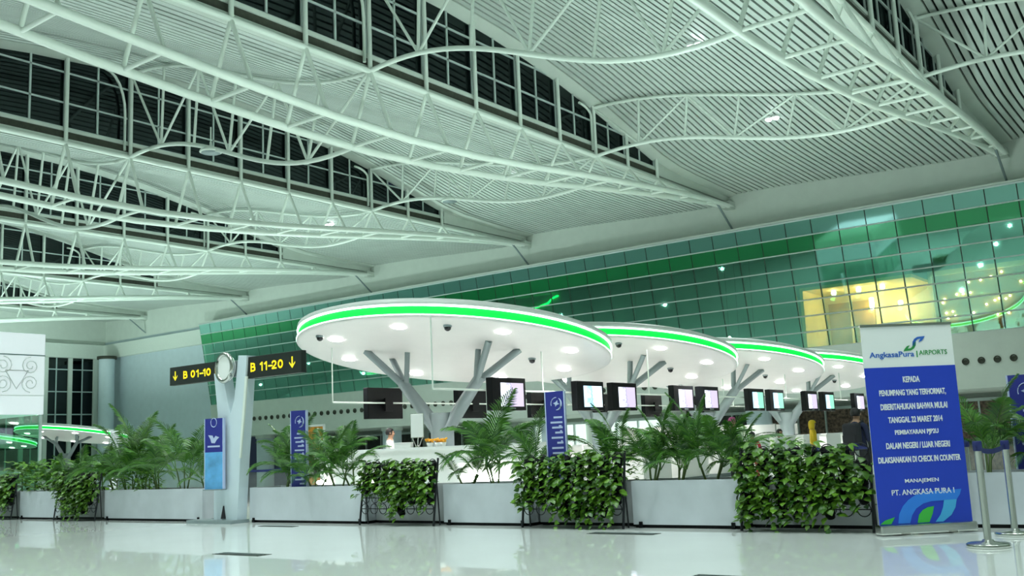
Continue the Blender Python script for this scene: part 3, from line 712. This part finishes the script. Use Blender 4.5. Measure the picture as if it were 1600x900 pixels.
# ------------------------------------------------------------------ planters
PH = .64
def planter(x0, x1, y0, label, m_='planter', h=PH, feet=True):
    t = thing('planter_box', ((x0+x1)/2, y0, 0), label, 'planter', 'grey planter boxes in a row')
    y1 = y0+.75
    k = MB().box(x0, x1, y0, y0+.04, .045, h).box(x0, x1, y1-.04, y1, .045, h).box(x0, x0+.04, y0+.04, y1-.04, .045, h).box(x1-.04, x1, y0+.04, y1-.04, .045, h).box(x0+.04, x1-.04, y0+.04, y1-.04, .045, .09)
    k.obj('shell', m_, t)
    MB().box(x0+.04, x1-.04, y0+.04, y1-.04, .09, h-.06).obj('soil', 'soil', t)
    boxo('plinth', x0+.02, x1-.02, y0+.03, y1-.03, 0, .045, 'black', t)
    if feet:
        for x in (x0+.12, x1-.12): boxo('foot', x-.025, x+.025, y0-.02, y0+.02, 0, .085, 'black', t)
planters = [(-24.12, -22.3, 'grey planter box between the two leftmost plant racks'), (-20.5, -17.05, 'long grey planter box left of the Y-shaped pillar'), (-15.6, -12.55, 'long grey planter box right of the Y-shaped pillar'),
            (-10.78, -9.1, 'grey planter box between the two middle plant racks'), (-7.3, -5.68, 'grey planter box left of the big plant rack beside the banner'), (-3.55, -1.0, 'grey planter box behind the large banner and belt posts')]
for a, b_, lb in planters: planter(a, b_, 12.4 if a < -3.6 else 12.95, lb)
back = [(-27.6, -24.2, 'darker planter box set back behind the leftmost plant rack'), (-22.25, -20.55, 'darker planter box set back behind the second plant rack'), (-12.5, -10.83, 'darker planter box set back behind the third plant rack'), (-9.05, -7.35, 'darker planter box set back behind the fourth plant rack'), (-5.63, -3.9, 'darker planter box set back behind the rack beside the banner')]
for a, b_, lb in back: planter(a, b_, 12.62, lb, 'planter_shaded', PH-.02, False)
for x0, y0, dx, dy, lb in ((-11.07, 8.2, .9, .22, 'dark floor grating at lower left of the shiny floor'), (-14.5, 11.7, .9, .15, 'dark floor grating near the foot of the long planter'), (-7.5, 11.5, 1.0, .22, 'dark floor grating in front of the fourth plant rack'), (-4.25, 8.05, .95, .25, 'dark floor grating at the bottom edge of the picture')):
    t = thing('floor_grating', (x0+dx/2, y0+dy/2, 0), lb, 'grating', 'floor gratings')
    boxo('frame', x0, x0+dx, y0, y0+dy, 0, .004, 'hatch', t)
    for i in range(6): boxo('bar', x0+.03, x0+dx-.03, y0+.02+i*(dy-.04)/6, y0+.02+(i+.5)*(dy-.04)/6, .004, .008, 'steel_grey' if i % 2 else 'hatch', t)

# ------------------------------------------------------------------ pothos racks
def leaf(k, base, d, up, L, W_, bend=.25):
    d = d.normalized(); s = d.cross(up).normalized(); n = s.cross(d).normalized()
    P = [base, base+d*L*.18+s*W_*.5, base+d*L*.5+s*W_*.46-n*L*.04, base+d*L-n*L*bend, base+d*L*.5-s*W_*.46-n*L*.04, base+d*L*.18-s*W_*.5, base+d*L*.5+n*L*.05]
    k.add(P, [(0, 1, 2, 6), (6, 2, 3), (6, 3, 4), (0, 6, 4, 5)], True)
POTH = []
for v in range(6):
    k = MB(); r = random.Random(100+v)
    for i in range(24):
        a = r.uniform(-PI, 0)*1.0 if r.random() < .8 else r.uniform(0, PI)
        out = r.uniform(.02, .13); z = r.uniform(-.13, .10)
        base = Vector((math.cos(a)*out*1.15, math.sin(a)*out-.05, z))
        d = Vector((math.cos(a)*.8+r.uniform(-.4, .4), math.sin(a)*.8-.25, r.uniform(-.9, .35)))
        leaf(k, base, d, Vector((0, -.3, 1)), r.uniform(.07, .125), r.uniform(.055, .09))
    if v % 2:
        q = Vector((r.uniform(-.05, .05), -.1, -.1))
        for i in range(5):
            q = q+Vector((r.uniform(-.03, .03), r.uniform(-.02, .01), -.05)); leaf(k, q, Vector((r.uniform(-1, 1), -.5, -.4)), Vector((0, -1, .3)), .08, .06)
    me = k.mesh('foliage'); me.materials.append(MATS['pothos_leaf']); POTH.append(me)
k = MB(); k.lathe([(0, -.09), (.055, -.09), (.078, .05), (.07, .05), (.06, .03), (0, .03)], (0, 0, 0), 12); POT = k.mesh('pot'); POT.materials.append(MATS['black'])
k = MB(); k.tube([(.082*math.cos(2*PI*i/20), 0, .082*math.sin(2*PI*i/20)) for i in range(20)], .007, 5, closed=True); RING = k.mesh('ring'); RING.materials.append(MATS['rack_black'])
COLN = ['leftmost', 'second from left', 'third from left', 'fourth from left', 'fourth from right', 'third from right', 'second from right', 'rightmost']
ROWN = ['top row', 'second row', 'third row', 'fourth row', 'bottom row']
def rack(x0, x1, lb, skip=(), seed=0, ztop=1.06):
    r = random.Random(seed); NCOL = 8
    t = thing('plant_rack', ((x0+x1)/2, 12.2, 0), 'black ring rack of trailing plants '+lb, 'plant rack', 'black ring plant racks')
    Y = lambda z: 12.20+.16*z/1.06
    for x in (x0, x1): pipe('post', (x, Y(0), 0), (x, Y(ztop), ztop), .018, 'rack_black', t, n=6)
    pipe('rear_leg', (x0+.02, 12.38, 0), (x0+.02, Y(.8), .8), .012, 'rack_black', t, n=6); pipe('rear_leg', (x1-.02, 12.38, 0), (x1-.02, Y(.8), .8), .012, 'rack_black', t, n=6)
    pt = (x1-x0)/NCOL
    for row in range(5):
        z = .965-row*.175
        pipe('rod', (x0, Y(z), z), (x1, Y(z), z), .008, 'rack_black', t, n=5)
        for c_ in range(NCOL):
            x = x0+pt*(c_+.5); link('ring', RING, t, None, Matrix.Translation((x, Y(z)-.005, z)))
            if (row, c_) in skip: continue
            p = thing('potted_pothos', (x, Y(z)-.02, z), 'trailing plant, %s in %s, rack %s' % (COLN[c_], ROWN[row], lb), 'potted plant', 'plants in the rack '+lb)
            p.matrix_basis = Matrix.Translation((x, Y(z)-.03, z)) @ Matrix.Rotation(-.9, 4, 'X')
            M = Matrix.Rotation(.9, 4, 'X')
            link('pot', POT, p, None, Matrix.Rotation(1.4, 4, 'X') @ Matrix.Translation((0, 0, -.02)), True)
            link('foliage', POTH[r.randrange(6)], p, None, M @ Matrix.Translation((0, -.03, .0)) @ Matrix.Rotation(r.uniform(-.35, .35), 4, 'Y') @ Matrix.Scale(r.uniform(.85, 1.25), 4), True)
rack(-25.75, -24.15, 'at the left edge', {(4, i) for i in range(8)}, 1)
rack(-22.22, -20.55, 'second from the left', {(4, 0), (4, 1), (4, 2), (4, 4), (4, 6), (4, 7), (3, 0), (3, 1), (3, 7), (0, 7), (1, 7), (2, 0)}, 2)
rack(-12.48, -10.83, 'in front of the round desk', {(4, i) for i in (0, 1, 2, 3, 5, 6, 7)} | {(3, 0), (3, 1), (3, 2)}, 3)
rack(-9.08, -7.35, 'below the tall blue banner', {(4, 0), (4, 1), (4, 2), (4, 7)}, 4)
rack(-5.6, -3.93, 'beside the large blue banner', {(4, 4), (4, 6), (4, 7), (0, 7)}, 5)

# ------------------------------------------------------------------ palms
FROND = []
for v, (el, droop, L) in enumerate(((1.25, 1.1, 1.15), (1.0, 1.3, 1.15), (.75, 1.5, 1.1), (1.4, .7, 1.25), (.5, 1.7, 1.0))):
    r = random.Random(50+v); k = MB(); pts = []; p = Vector((0, 0, 0)); n = 13
    for i in range(n):
        t = i/(n-1); a = el-droop*t*t; pts.append(p.copy()); p = p+Vector((math.cos(a), 0, math.sin(a)))*L/(n-1)
    k.tube(pts, [.011*(1-.75*i/(n-1)) for i in range(n)], 4)
    NL = 24
    for j in range(NL):
        t = .22+.78*j/(NL-1); q = t*(n-1); i0 = min(n-2, int(q)); b0 = pts[i0].lerp(pts[i0+1], q-i0); tn = (pts[i0+1]-pts[i0]).normalized()
        ln = .34*math.sin(PI*(.18+.74*t))*(L/1.1)*r.uniform(.85, 1.1)
        for s in (-1, 1):
            sd = Vector((0, s, 0)); up = tn.cross(sd)*s
            d = (tn*(.75+.5*t)+sd*.85+up*.30*(1-t)).normalized(); wv = tn*.0125+Vector((0, 0, .006))
            m1 = b0+d*ln*.45; e = b0+d*ln+Vector((0, 0, -.28*ln))
            k.add([b0-wv*.5, b0+wv*.5, m1+wv, e, m1-wv], [(0, 1, 2, 4), (4, 2, 3)], True)
    me = k.mesh('frond'); me.materials.append(MATS['palm_leaf']); FROND.append(me)
def palm(x, y, top, label, seed, nf=9, spread=1.0, z0=PH-.06, fwd=0):
    r = random.Random(seed)
    t = thing('areca_palm', (x, y, z0), label, 'palm', 'palms in the planters')
    sc = (top-z0)/1.22
    st = []
    for i in range(3):
        a = r.uniform(0, 6.3); q = Vector((x+.07*math.cos(a), y+.07*math.sin(a), z0)); e = q+Vector((.12*math.cos(a), .12*math.sin(a), r.uniform(.25, .45)*sc))
        pipe('stem', q-Vector((0, 0, .03)), e, .016, 'stem', t, n=6); st.append(e)
    for i in range(nf):
        a = 2*PI*(i*.381966+r.uniform(-.05, .05)); v = [3, 0, 0, 1, 1, 2, 2, 4, 1, 0, 2, 4][i % 12]
        if fwd and i in (7, 8): a = -PI/2+r.uniform(-.5, .5); v = 4
        M = Matrix.Translation(st[i % 3]-Vector((0, 0, .06))) @ Matrix.Rotation(a, 4, 'Z') @ Matrix.Rotation(r.uniform(-.3, .3), 4, 'X') @ Matrix.Diagonal((sc*spread*r.uniform(.8, 1.1), sc*spread*r.uniform(.8, 1.1), sc*r.uniform(.8, 1.08), 1))
        link('frond', FROND[v], t, None, M)
palms = [(-23.7, 12.9, 1.5, 'low palm in the leftmost grey planter', 8), (-22.5, 12.85, 1.55, 'second low palm in the leftmost grey planter', 8),
         (-21.0, 13.0, 1.6, 'palm behind the second plant rack', 9), (-20.2, 12.8, 2.05, 'tall palm at the left end of the long planter by the far canopy', 10), (-19.6, 12.8, 1.7, 'bushy palm second in the long left planter', 11), (-19.0, 12.75, 1.85, 'tall palm in the middle of the long left planter', 9),
         (-18.2, 12.8, 1.95, 'open palm with raised fronds left of the narrow blue banner', 7), (-17.5, 12.85, 1.35, 'small palm just left of the narrow blue banner', 6),
         (-15.1, 12.8, 1.75, 'palm right of the Y-shaped pillar with a long left frond', 10), (-14.75, 12.85, 1.6, 'palm beside the second narrow blue banner', 9), (-14.1, 12.7, 1.4, 'palm with a frond hanging over the planter front', 9),
         (-13.7, 12.9, 1.7, 'palm below the orange board', 8), (-13.25, 12.85, 1.55, 'palm left of the man in the white shirt', 6),
         (-10.6, 12.8, 1.3, 'small palm at left of the planter before the round desk', 7), (-10.0, 12.8, 1.9, 'tall palm in front of the first lit monitor', 9), (-9.45, 12.8, 1.6, 'palm left of the tall blue banner', 7),
         (-7.9, 13.1, 1.55, 'palm behind the fourth plant rack', 10), (-7.2, 12.8, 1.6, 'leafy palm right of the fourth plant rack', 12), (-6.75, 12.75, 1.55, 'palm with a frond drooping over the planter below the monitors', 12), (-6.3, 12.85, 1.62, 'tall bushy palm under the fourth and fifth monitors', 12), (-5.85, 12.9, 1.45, 'palm next to the big rack, before the pink cap', 9),
         (-2.85, 13.3, 1.62, 'palm behind the belt posts at right', 9), (-2.2, 13.3, 1.5, 'palm at the right edge of the picture', 9)]
for i, (x, y, top, lb, nf) in enumerate(palms): palm(x, y, top, lb, 200+i, nf+3, 1.0, fwd=('over the' in lb or 'hanging' in lb))
# low shrubs at left and on the racks
SHR = []
for v in range(3):
    k = MB(); r = random.Random(300+v)
    for i in range(150):
        a = r.uniform(0, 2*PI); h = r.random(); rad = .34*math.sqrt(r.random())*(1.1-.5*h)
        base = Vector((rad*math.cos(a), rad*math.sin(a), .05+.42*h)); leaf(k, base, Vector((math.cos(a), math.sin(a), r.uniform(-.3, .9))), Vector((0, 0, 1)), r.uniform(.08, .15), r.uniform(.04, .075))
    me = k.mesh('foliage'); me.materials.append(MATS['shrub_leaf']); SHR.append(me)
for i, (x, y, z, s, lb) in enumerate(((-25.0, 12.9, .58, 1.6, 'bushy green shrub above the leftmost rack'), (-24.2, 12.8, .58, 1.5, 'bushy shrub at the left end of the first planter'), (-23.2, 12.8, .58, 1.6, 'light green shrub in the middle of the first planter'), (-21.6, 13.0, .56, 1.5, 'shrub behind the second plant rack'),
                                      (-20.0, 12.75, .58, 1.1, 'dense green shrub under the tall palms'), (-19.3, 12.7, .58, .9, 'second dense shrub under the tall palms'), (-7.75, 12.8, .58, 1.0, 'pale green leafy shrub on top of the fourth rack'), (-8.2, 12.75, .65, .8, 'pale green leafy plant beside the tall blue banner'), (-5.2, 12.85, .58, 1.15, 'leafy shrub on top of the rack beside the banner'), (-4.6, 12.9, .58, .9, 'second leafy shrub behind the rack beside the banner'))):
    t = thing('leafy_shrub', (x, y, z), lb, 'shrub', 'shrubs in the planters')
    link('foliage', SHR[i % 3], t, None, Matrix.Translation((x, y, z)) @ Matrix.Rotation(i*1.3, 4, 'Z') @ Matrix.Scale(s, 4)); pipe('stem', (x, y, z-.03), (x, y, z+.3*s), .015, 'stem', t, n=6)

# ------------------------------------------------------------------ narrow blue banners
def slim_banner(x, y, z0, wd, ht, label, style):
    t = thing('slim_banner', (x, y, z0), label, 'banner', 'slim blue banners', rz=.28)
    boxo('panel', -wd/2, wd/2, -.03, .03, 0, ht, 'navy_print', t, True)
    for s in (-1, 1): boxo('side_trim', s*wd/2-.008, s*wd/2+.008, -.034, .034, 0, ht, 'pale_print', t, True)
    boxo('foot', -wd/2, wd/2, -.08, .08, -.02, .0, 'steel_grey', t, True)
    if style == 'bird':
        boxo('sky_print', -wd/2+.01, wd/2-.01, -.033, -.03, 0, ht*.52, 'sky_print', t, True)
        cz = ht*.68; s = wd*.3
        poly('bird_emblem', [(-s, cz+s*.9), (-s*.2, cz+s*.8), (0, cz+s*.35), (s*.35, cz+s*.75), (s*1.0, cz+s*.5), (s*.5, cz+s*.1), (s*.2, cz-s*.35), (-s*.4, cz-s*.3), (-s*.6, cz+s*.3)], 'pale_print', t, -.032)
        boxo('small_lettering', -s*1.1, s*1.1, -.034, -.031, cz-s*.95, cz-s*.7, 'pale_print', t, True)
        k = MB(); k.tube([(wd*.16*math.cos(2*PI*i/16), -.034, ht*.94+wd*.2*math.sin(2*PI*i/16)) for i in range(16)], .008, 4, closed=True); k.obj('crest', 'pale_print', t, None, True)
    else:
        cz = ht-wd*.62; s = wd*.27; cx = wd*.08
        k = MB(); k.tube([(cx+s*math.cos(a), -.034, cz+s*1.15*math.sin(a)) for a in [math.radians(60-i*14) for i in range(12)]], [.004+.012*math.sin(PI*i/11) for i in range(12)], 5); k.obj('crest_ring', 'pale_print', t, None, True)
        k = MB(); k.tube([(cx+s*math.cos(a), -.034, cz+s*1.15*math.sin(a)) for a in [math.radians(85+i*14) for i in range(9)]], .006, 5); k.obj('crest_ring', 'pale_print', t, None, True)
        poly('crest_bird', [(cx-s*.6, cz+s*.1), (cx-s*.1, cz+s*.3), (cx+s*.25, cz+s*.65), (cx+s*.3, cz+s*.1), (cx+s*.65, cz-s*.05), (cx+s*.1, cz-s*.25), (cx-s*.15, cz-s*.55), (cx-s*.25, cz-s*.1)], 'pale_print', t, -.032)
        # vertical lettering: strokes of letters turned on their side, too blurred to read in the photo
        n = 13; top = cz-wd*.55
        ws = [.45, .62, .55, .40, .60, .32, .60, .58, .58, .36, .45, .60, .3]
        for i in range(n):
            z = top-(top-.05)*(i+.5)/n; L = wd*ws[i]
            boxo('letter_stroke', wd*.36-L, wd*.36, -.034, -.031, z-.014, z+.014, 'pale_print', t, True)
            if i in (2, 3, 5, 9, 11): boxo('letter_stroke', wd*.36-L*.35, wd*.36-L*.1, -.034, -.031, z+.01, z+.034, 'pale_print', t, True)
slim_banner(-16.19, 12.05, .64, .42, 1.33, 'slim blue banner with white bird emblem on the Y-shaped pillar', 'bird')
slim_banner(-14.42, 12.6, .60, .33, 1.42, 'slim blue banner with sideways lettering right of the Y-shaped pillar', 'text')
slim_banner(-8.6, 12.52, .60, .30, 1.38, 'tall slim blue banner with round crest above the fourth rack', 'text')
slim_banner(-2.48, 14.0, .02, .34, 1.78, 'slim blue banner cut by the right edge of the picture', 'text')

# ------------------------------------------------------------------ large roll-up banner
RB = thing('rollup_banner', (-3.33, 12.19, 0), 'large blue and white standing notice banner at right', 'banner', rz=math.radians(41))
BW, BH = 1.10, 2.40
b = boxo('base', -BW/2-.02, BW/2+.02, -.09, .09, .012, .12, 'chrome', RB, True, .02)
for s in (-.28, .28): boxo('foot', s-.05, s+.05, -.16, .16, 0, .014, 'chrome', RB, True)
SH = boxo('sheet', -BW/2, BW/2, -.004, .004, .12, BH, 'white_print', RB, True)
boxo('top_rail', -BW/2-.005, BW/2+.005, -.015, .015, BH-.015, BH+.015, 'chrome', RB, True)
pipe('pole', (0, .05, .1), (0, .03, BH), .012, 'chrome', RB, True, 6)
ZB = BH*(1-.205)
boxo('blue_field', -BW/2, BW/2, -.008, -.004, .12, ZB, 'blue_print', SH, True)
VB = lambda u: BH*(1-u)
blue = [(.33, .22), (.36, .55), (.46, .80), (.62, .95), (1.0, 1.0), (.93, .80), (.80, .58), (.66, .52), (.78, .80), (.62, .76), (.53, .62), (.48, .40), (.44, .24)]
lw, lh = .24, .14; lx, lz = -.02, VB(.092)-.06
poly('logo_blue_shape', [(lx+u*lw, lz+v*lh) for u, v in blue], 'logo_blue', SH, -.006)
poly('logo_green_shape', [(lx+(1-u)*lw-.035, lz+(1-v)*lh-.03) for u, v in blue], 'logo_green', SH, -.006)
text('brand_lettering', 'AngkasaPura', -.20, -.006, VB(.147), .54, .085, 'logo_blue', SH, .012)
text('brand_divider', '|', .105, -.006, VB(.145), .012, .075, 'logo_green', SH)
text('brand_lettering', 'AIRPORTS', .30, -.006, VB(.139), .34, .055, 'logo_green', SH)
rows = [('KEPADA', .266, .20, .07), ('PENUMPANG YANG TERHORMAT,', .331, .80, .082), ('DIBERITAHUKAN BAHWA MULAI', .396, .80, .072), ('TANGGAL 22 MARET 2014', .459, .65, .07), ('PEMBAYARAN PJP2U', .522, .52, .07),
        ('DALAM NEGERI / LUAR NEGERI', .582, .76, .072), ('DILAKSANAKAN DI CHECK IN COUNTER', .648, .98, .07), ('MANAJEMEN', .752, .40, .055), ('PT. ANGKASA PURA I', .802, .74, .062)]
for s, u, wd, ht in rows: text('lettering', s, 0, -.010, VB(u), wd, ht, 'white_print', SH, .028 if u < .7 else .008)
cv = lambda pts: [(((x-65)/675-.5)*BW, .125+(790-y)*.00163) for x, y in pts]
poly('leaf_emblem', cv([(200, 788), (212, 725), (245, 670), (290, 628), (350, 595), (430, 577), (682, 570), (668, 605), (640, 640), (455, 645), (395, 658), (340, 690), (305, 735), (285, 788)]), 'azure', SH, -.009)
poly('leaf_emblem', cv([(470, 788), (512, 740), (535, 690), (548, 640), (640, 640), (625, 695), (590, 745), (525, 788)]), 'cyan', SH, -.009)
poly('leaf_emblem', cv([(340, 788), (355, 735), (385, 703), (425, 685), (470, 680), (455, 730), (425, 788)]), 'grass_green', SH, -.009)
poly('leaf_emblem', cv([(70, 788), (105, 763), (180, 742), (150, 788)]), 'grass_green', SH, -.009)

# ------------------------------------------------------------------ belt posts
def stanchion(x, y, label, h=1.0, m_='chrome'):
    t = thing('belt_post', (x, y, 0), label, 'belt post', 'belt barrier posts')
    MB().lathe([(0, 0), (.20, 0), (.205, .012), (.205, .035), (.19, .045), (.06, .055), (.05, .075), (0, .075)], (x, y, 0), 28).obj('base', m_, t)
    pipe('tube', (x, y, .07), (x, y, h-.06), .036, m_, t, n=16)
    MB().lathe([(0, 0), (.04, 0), (.045, -.01), (.045, -.09), (.036, -.10)], (x, y, h), 16).obj('head', 'belt', t)
    return t
def belt(a, b_, label, z=.95):
    a = Vector((a[0], a[1], z)); b_ = Vector((b_[0], b_[1], z)); n = 8; pts = []
    k = MB(); s = (b_-a).cross(Vector((0, 0, 1))).normalized()*.003
    vs = []; fs = []
    for i in range(n+1):
        t = i/n; p = a.lerp(b_, t)-Vector((0, 0, .05*4*t*(1-t)))
        vs += [p+s+Vector((0, 0, .025)), p+s-Vector((0, 0, .025)), p-s-Vector((0, 0, .025)), p-s+Vector((0, 0, .025))]
    for i in range(n):
        for q in range(4): fs.append((4*i+q, 4*i+4+q, 4*i+4+(q+1) % 4, 4*i+(q+1) % 4))
    k.add(vs, fs); return tag(k.obj('belt', 'belt'), label, 'belt', 'blue barrier belts')
stanchion(-2.42, 10.96, 'chrome belt post nearest the large banner', 1.04); stanchion(-2.40, 12.15, 'chrome belt post cut by the right edge', 1.02)
belt((-2.42, 10.91), (-2.40, 12.2), 'blue belt between the two right chrome posts', .97)
Q = [(-18.9, 14.6), (-17.0, 14.6), (-6.3, 16.6), (-5.3, 16.0), (-4.6, 15.6), (-3.5, 15.2), (-19.9, 14.9)]
ql = ['belt post behind the long left planter', 'belt post behind the slim bird banner', 'belt post behind the palms under the monitors', 'belt post behind the big rack, left one', 'belt post behind the big rack, middle one', 'belt post behind the large banner', 'belt post behind the tall left palms']
for (x, y), lb in zip(Q, ql): stanchion(x, y, 'chrome '+lb, 1.0)
for i, j, lb in ((6, 0, 'dark blue belt behind the tall left palms'), (0, 1, 'dark blue belt left of the slim bird banner'), (2, 3, 'blue belt before the person in red'), (3, 4, 'blue belt behind the big rack'), (4, 5, 'blue belt before the person with the backpack')): belt(Q[i], Q[j], lb, .95)

# free-standing orange board, seen past the near canopy
ob = thing('orange_board', (-55.6, 50, 0), 'orange wooden board in a white frame under the mezzanine', 'board', rz=.3)
boxo('panel', -.75, .75, -.04, .04, .4, 3.2, 'orange_board', ob, True); 
for s in (-1, 1): boxo('frame', s*.8-.06, s*.8+.06, -.07, .07, 0, 3.3, 'white', ob, True)
boxo('frame', -.86, .86, -.07, .07, 3.2, 3.35, 'white', ob, True)

# ------------------------------------------------------------------ people
def person(name_label, x, y, rz, H, top, legs, hairm, pose='stand', cover=None, extra=None, seat=0):
    t = thing('person', (x, y, seat), name_label, 'person', None, rz)
    s = H/1.75
    V = []; E = []; Rr = []
    def v(p, r, par=None):
        V.append(Vector(p)*s); Rr.append(r*s)
        if par is not None: E.append((par, len(V)-1))
        return len(V)-1
    # local: faces -Y, x to its left
    pel = v((0, 0, .95), .15); ch = v((0, .0, 1.20), .145, pel); sh = v((0, .01, 1.40), .13, ch); nk = v((0, 0, 1.50), .058, sh); hb = v((0, -.015, 1.57), .072, nk); hm = v((0, -.02, 1.645), .088, hb); ht = v((0, -.01, 1.72), .06, hm)
    nose = v((0, -.115, 1.625), .014, hm)
    for sx in (-1, 1):
        hip = v((sx*.10, 0, .88), .105, pel); kn = v((sx*.11, -.02, .48), .068, hip); an = v((sx*.11, .02, .09), .045, kn); to = v((sx*.12, -.16, .04), .04, an)
        s1 = v((sx*.19, .01, 1.40), .07, sh)
        if pose == 'desk': el = v((sx*.24, -.08, 1.14), .048, s1); wr = v((sx*.2, -.30, 1.10), .034, el); d = Vector((0, -1, -.1))
        else: el = v((sx*.25, .03, 1.12), .048, s1); wr = v((sx*.25, -.06, .88), .034, el); d = Vector((0, -.15, -1))
        pa = Vector(V[wr])/s+d*.07; pi_ = v(pa, .034, wr)
        for f in range(5):
            o = Vector((sx*(.03-.018*f), -.01, 0)) if f else Vector((sx*-.035, -.02, .03))
            L = (.045, .065, .075, .07, .055)[f]; f1 = v(pa+d*.03+o, .010, pi_); v(pa+d*(.03+L)+o+Vector((0, -.015, -.008)), .008, f1)
    me = bpy.data.meshes.new('body'); me.from_pydata(V, E, []); o = bpy.data.objects.new('tmp', me); COL.objects.link(o)
    md = o.modifiers.new('skin', 'SKIN'); md.use_smooth_shade = True
    for i, sv in enumerate(me.skin_vertices[0].data): sv.radius = (Rr[i], Rr[i]*(.8 if i in (0, 1, 2) else 1)); sv.use_root = (i == 0)
    o.modifiers.new('sub', 'SUBSURF').levels = 1; o.modifiers['sub'].render_levels = 1
    bpy.context.view_layer.update()
    bme_ = bpy.data.meshes.new_from_object(o.evaluated_get(bpy.context.evaluated_depsgraph_get())); bpy.data.objects.remove(o)
    bme_.materials.clear()
    for m_ in (top, legs, 'skin', 'dark_cloth'): bme_.materials.append(MATS[m_])
    for p in bme_.polygons:
        c_ = p.center/s; p.use_smooth = True
        hand = abs(c_.x) > .13 and ((pose == 'desk' and c_.y < -.30) or (pose != 'desk' and c_.z < .90 and abs(c_.x) > .19))
        p.material_index = 2 if c_.z > 1.47 or hand else 0 if c_.z > .96 or (abs(c_.x) > .19 and c_.z > .85) else 3 if c_.z < .10 else 1
    link('body', bme_, t, None, None, True)
    k = MB()
    hp = []
    if cover: prof = [(.115, -.16), (.125, -.06), (.122, .03), (.10, .09), (.05, .125), (0, .13)]
    else: prof = [(.088, -.05), (.104, 0), (.100, .05), (.075, .095), (.035, .115), (0, .12)]
    k.lathe([(a*s, b_*s) for a, b_ in prof], (0, (.012 if not cover else .0)*s, 1.645*s), 16)
    # open the face side
    keep = MB(); 
    for f, smf in zip(k.f, k.sm):
        c_ = sum((Vector(k.v[i]) for i in f), Vector())/len(f)/s
        if c_.y < -.045 and c_.z < 1.695: continue
        keep.f.append(f); keep.sm.append(smf)
    keep.v = k.v
    ho = keep.obj('headscarf' if cover else 'hair', cover or hairm, t, None, True)
    sol = ho.modifiers.new('solid', 'SOLIDIFY'); sol.thickness = .012
    for sx in (-1, 1):
        MB().lathe([(0, .012*s), (.012*s, 0), (0, -.012*s)], (sx*.035*s, -.098*s, 1.65*s), 8).obj('eye', 'hair', t, None, True)
        if not cover: MB().lathe([(0, .03*s), (.018*s, .01*s), (.012*s, -.025*s), (0, -.03*s)], (sx*.09*s, -.01*s, 1.635*s), 8).obj('ear', 'skin', t, None, True)
    boxo('mouth', -.025*s, .025*s, -.092*s, -.082*s, 1.583*s, 1.592*s, 'red_cloth', t, True)
    if extra == 'backpack':
        k = MB(); k.box(-.17*s, .17*s, .10*s, .32*s, 1.0*s, 1.46*s); q = k.obj('backpack', 'dark_cloth', t, None, True); bv = q.modifiers.new('b', 'BEVEL'); bv.width = .06; bv.segments = 3
        boxo('pocket', -.13*s, .13*s, .31*s, .36*s, 1.02*s, 1.22*s, 'dark_cloth', q, True)
        for sx in (-1, 1): MB().tube([(sx*.11*s, .12*s, 1.44*s), (sx*.12*s, -.02*s, 1.50*s), (sx*.13*s, -.13*s, 1.35*s), (sx*.13*s, -.08*s, 1.12*s), (sx*.13*s, .12*s, 1.06*s)], .018, 6).obj('strap', 'dark_cloth', q, None, True)
    if extra == 'cap':
        MB().lathe([(.112*s, .03*s), (.108*s, .08*s), (.07*s, .13*s), (0, .145*s)], (0, 0, 1.645*s), 16).obj('cap', 'pink_cloth', t, None, True)
    return t
person('man in white shirt with black hair facing right inside the round desk', -17.25, 17.95, math.radians(128), 1.75, 'white_shirt', 'dark_cloth', 'hair', 'desk')
person('person in navy jacket with a dark backpack beside the large banner', -6.15, 18.7, math.radians(168), 1.6, 'navy_cloth', 'dark_cloth', 'hair', extra='backpack')
person('person in a yellow headscarf behind the big plant rack', -10.2, 27.3, math.radians(120), 1.52, 'yellow_cloth', 'dark_cloth', 'hair', cover='yellow_cloth')
person('child in red with black hair between the palms and the rack', -10.1, 23.0, math.radians(200), 1.27, 'red_cloth', 'red_cloth', 'hair')
person('person in a pink cap behind the palms', -11.0, 23.9, math.radians(60), 1.64, 'grey_cloth', 'dark_cloth', 'hair', extra='cap')
person('clerk in white shirt with black hair behind the check-in counters', -14.9, 31.2, math.radians(60), 1.38, 'white_shirt', 'dark_cloth', 'hair')
person('person in white right behind the child in red', -10.3, 25.2, math.radians(60), 1.32, 'white_shirt', 'dark_cloth', 'hair')
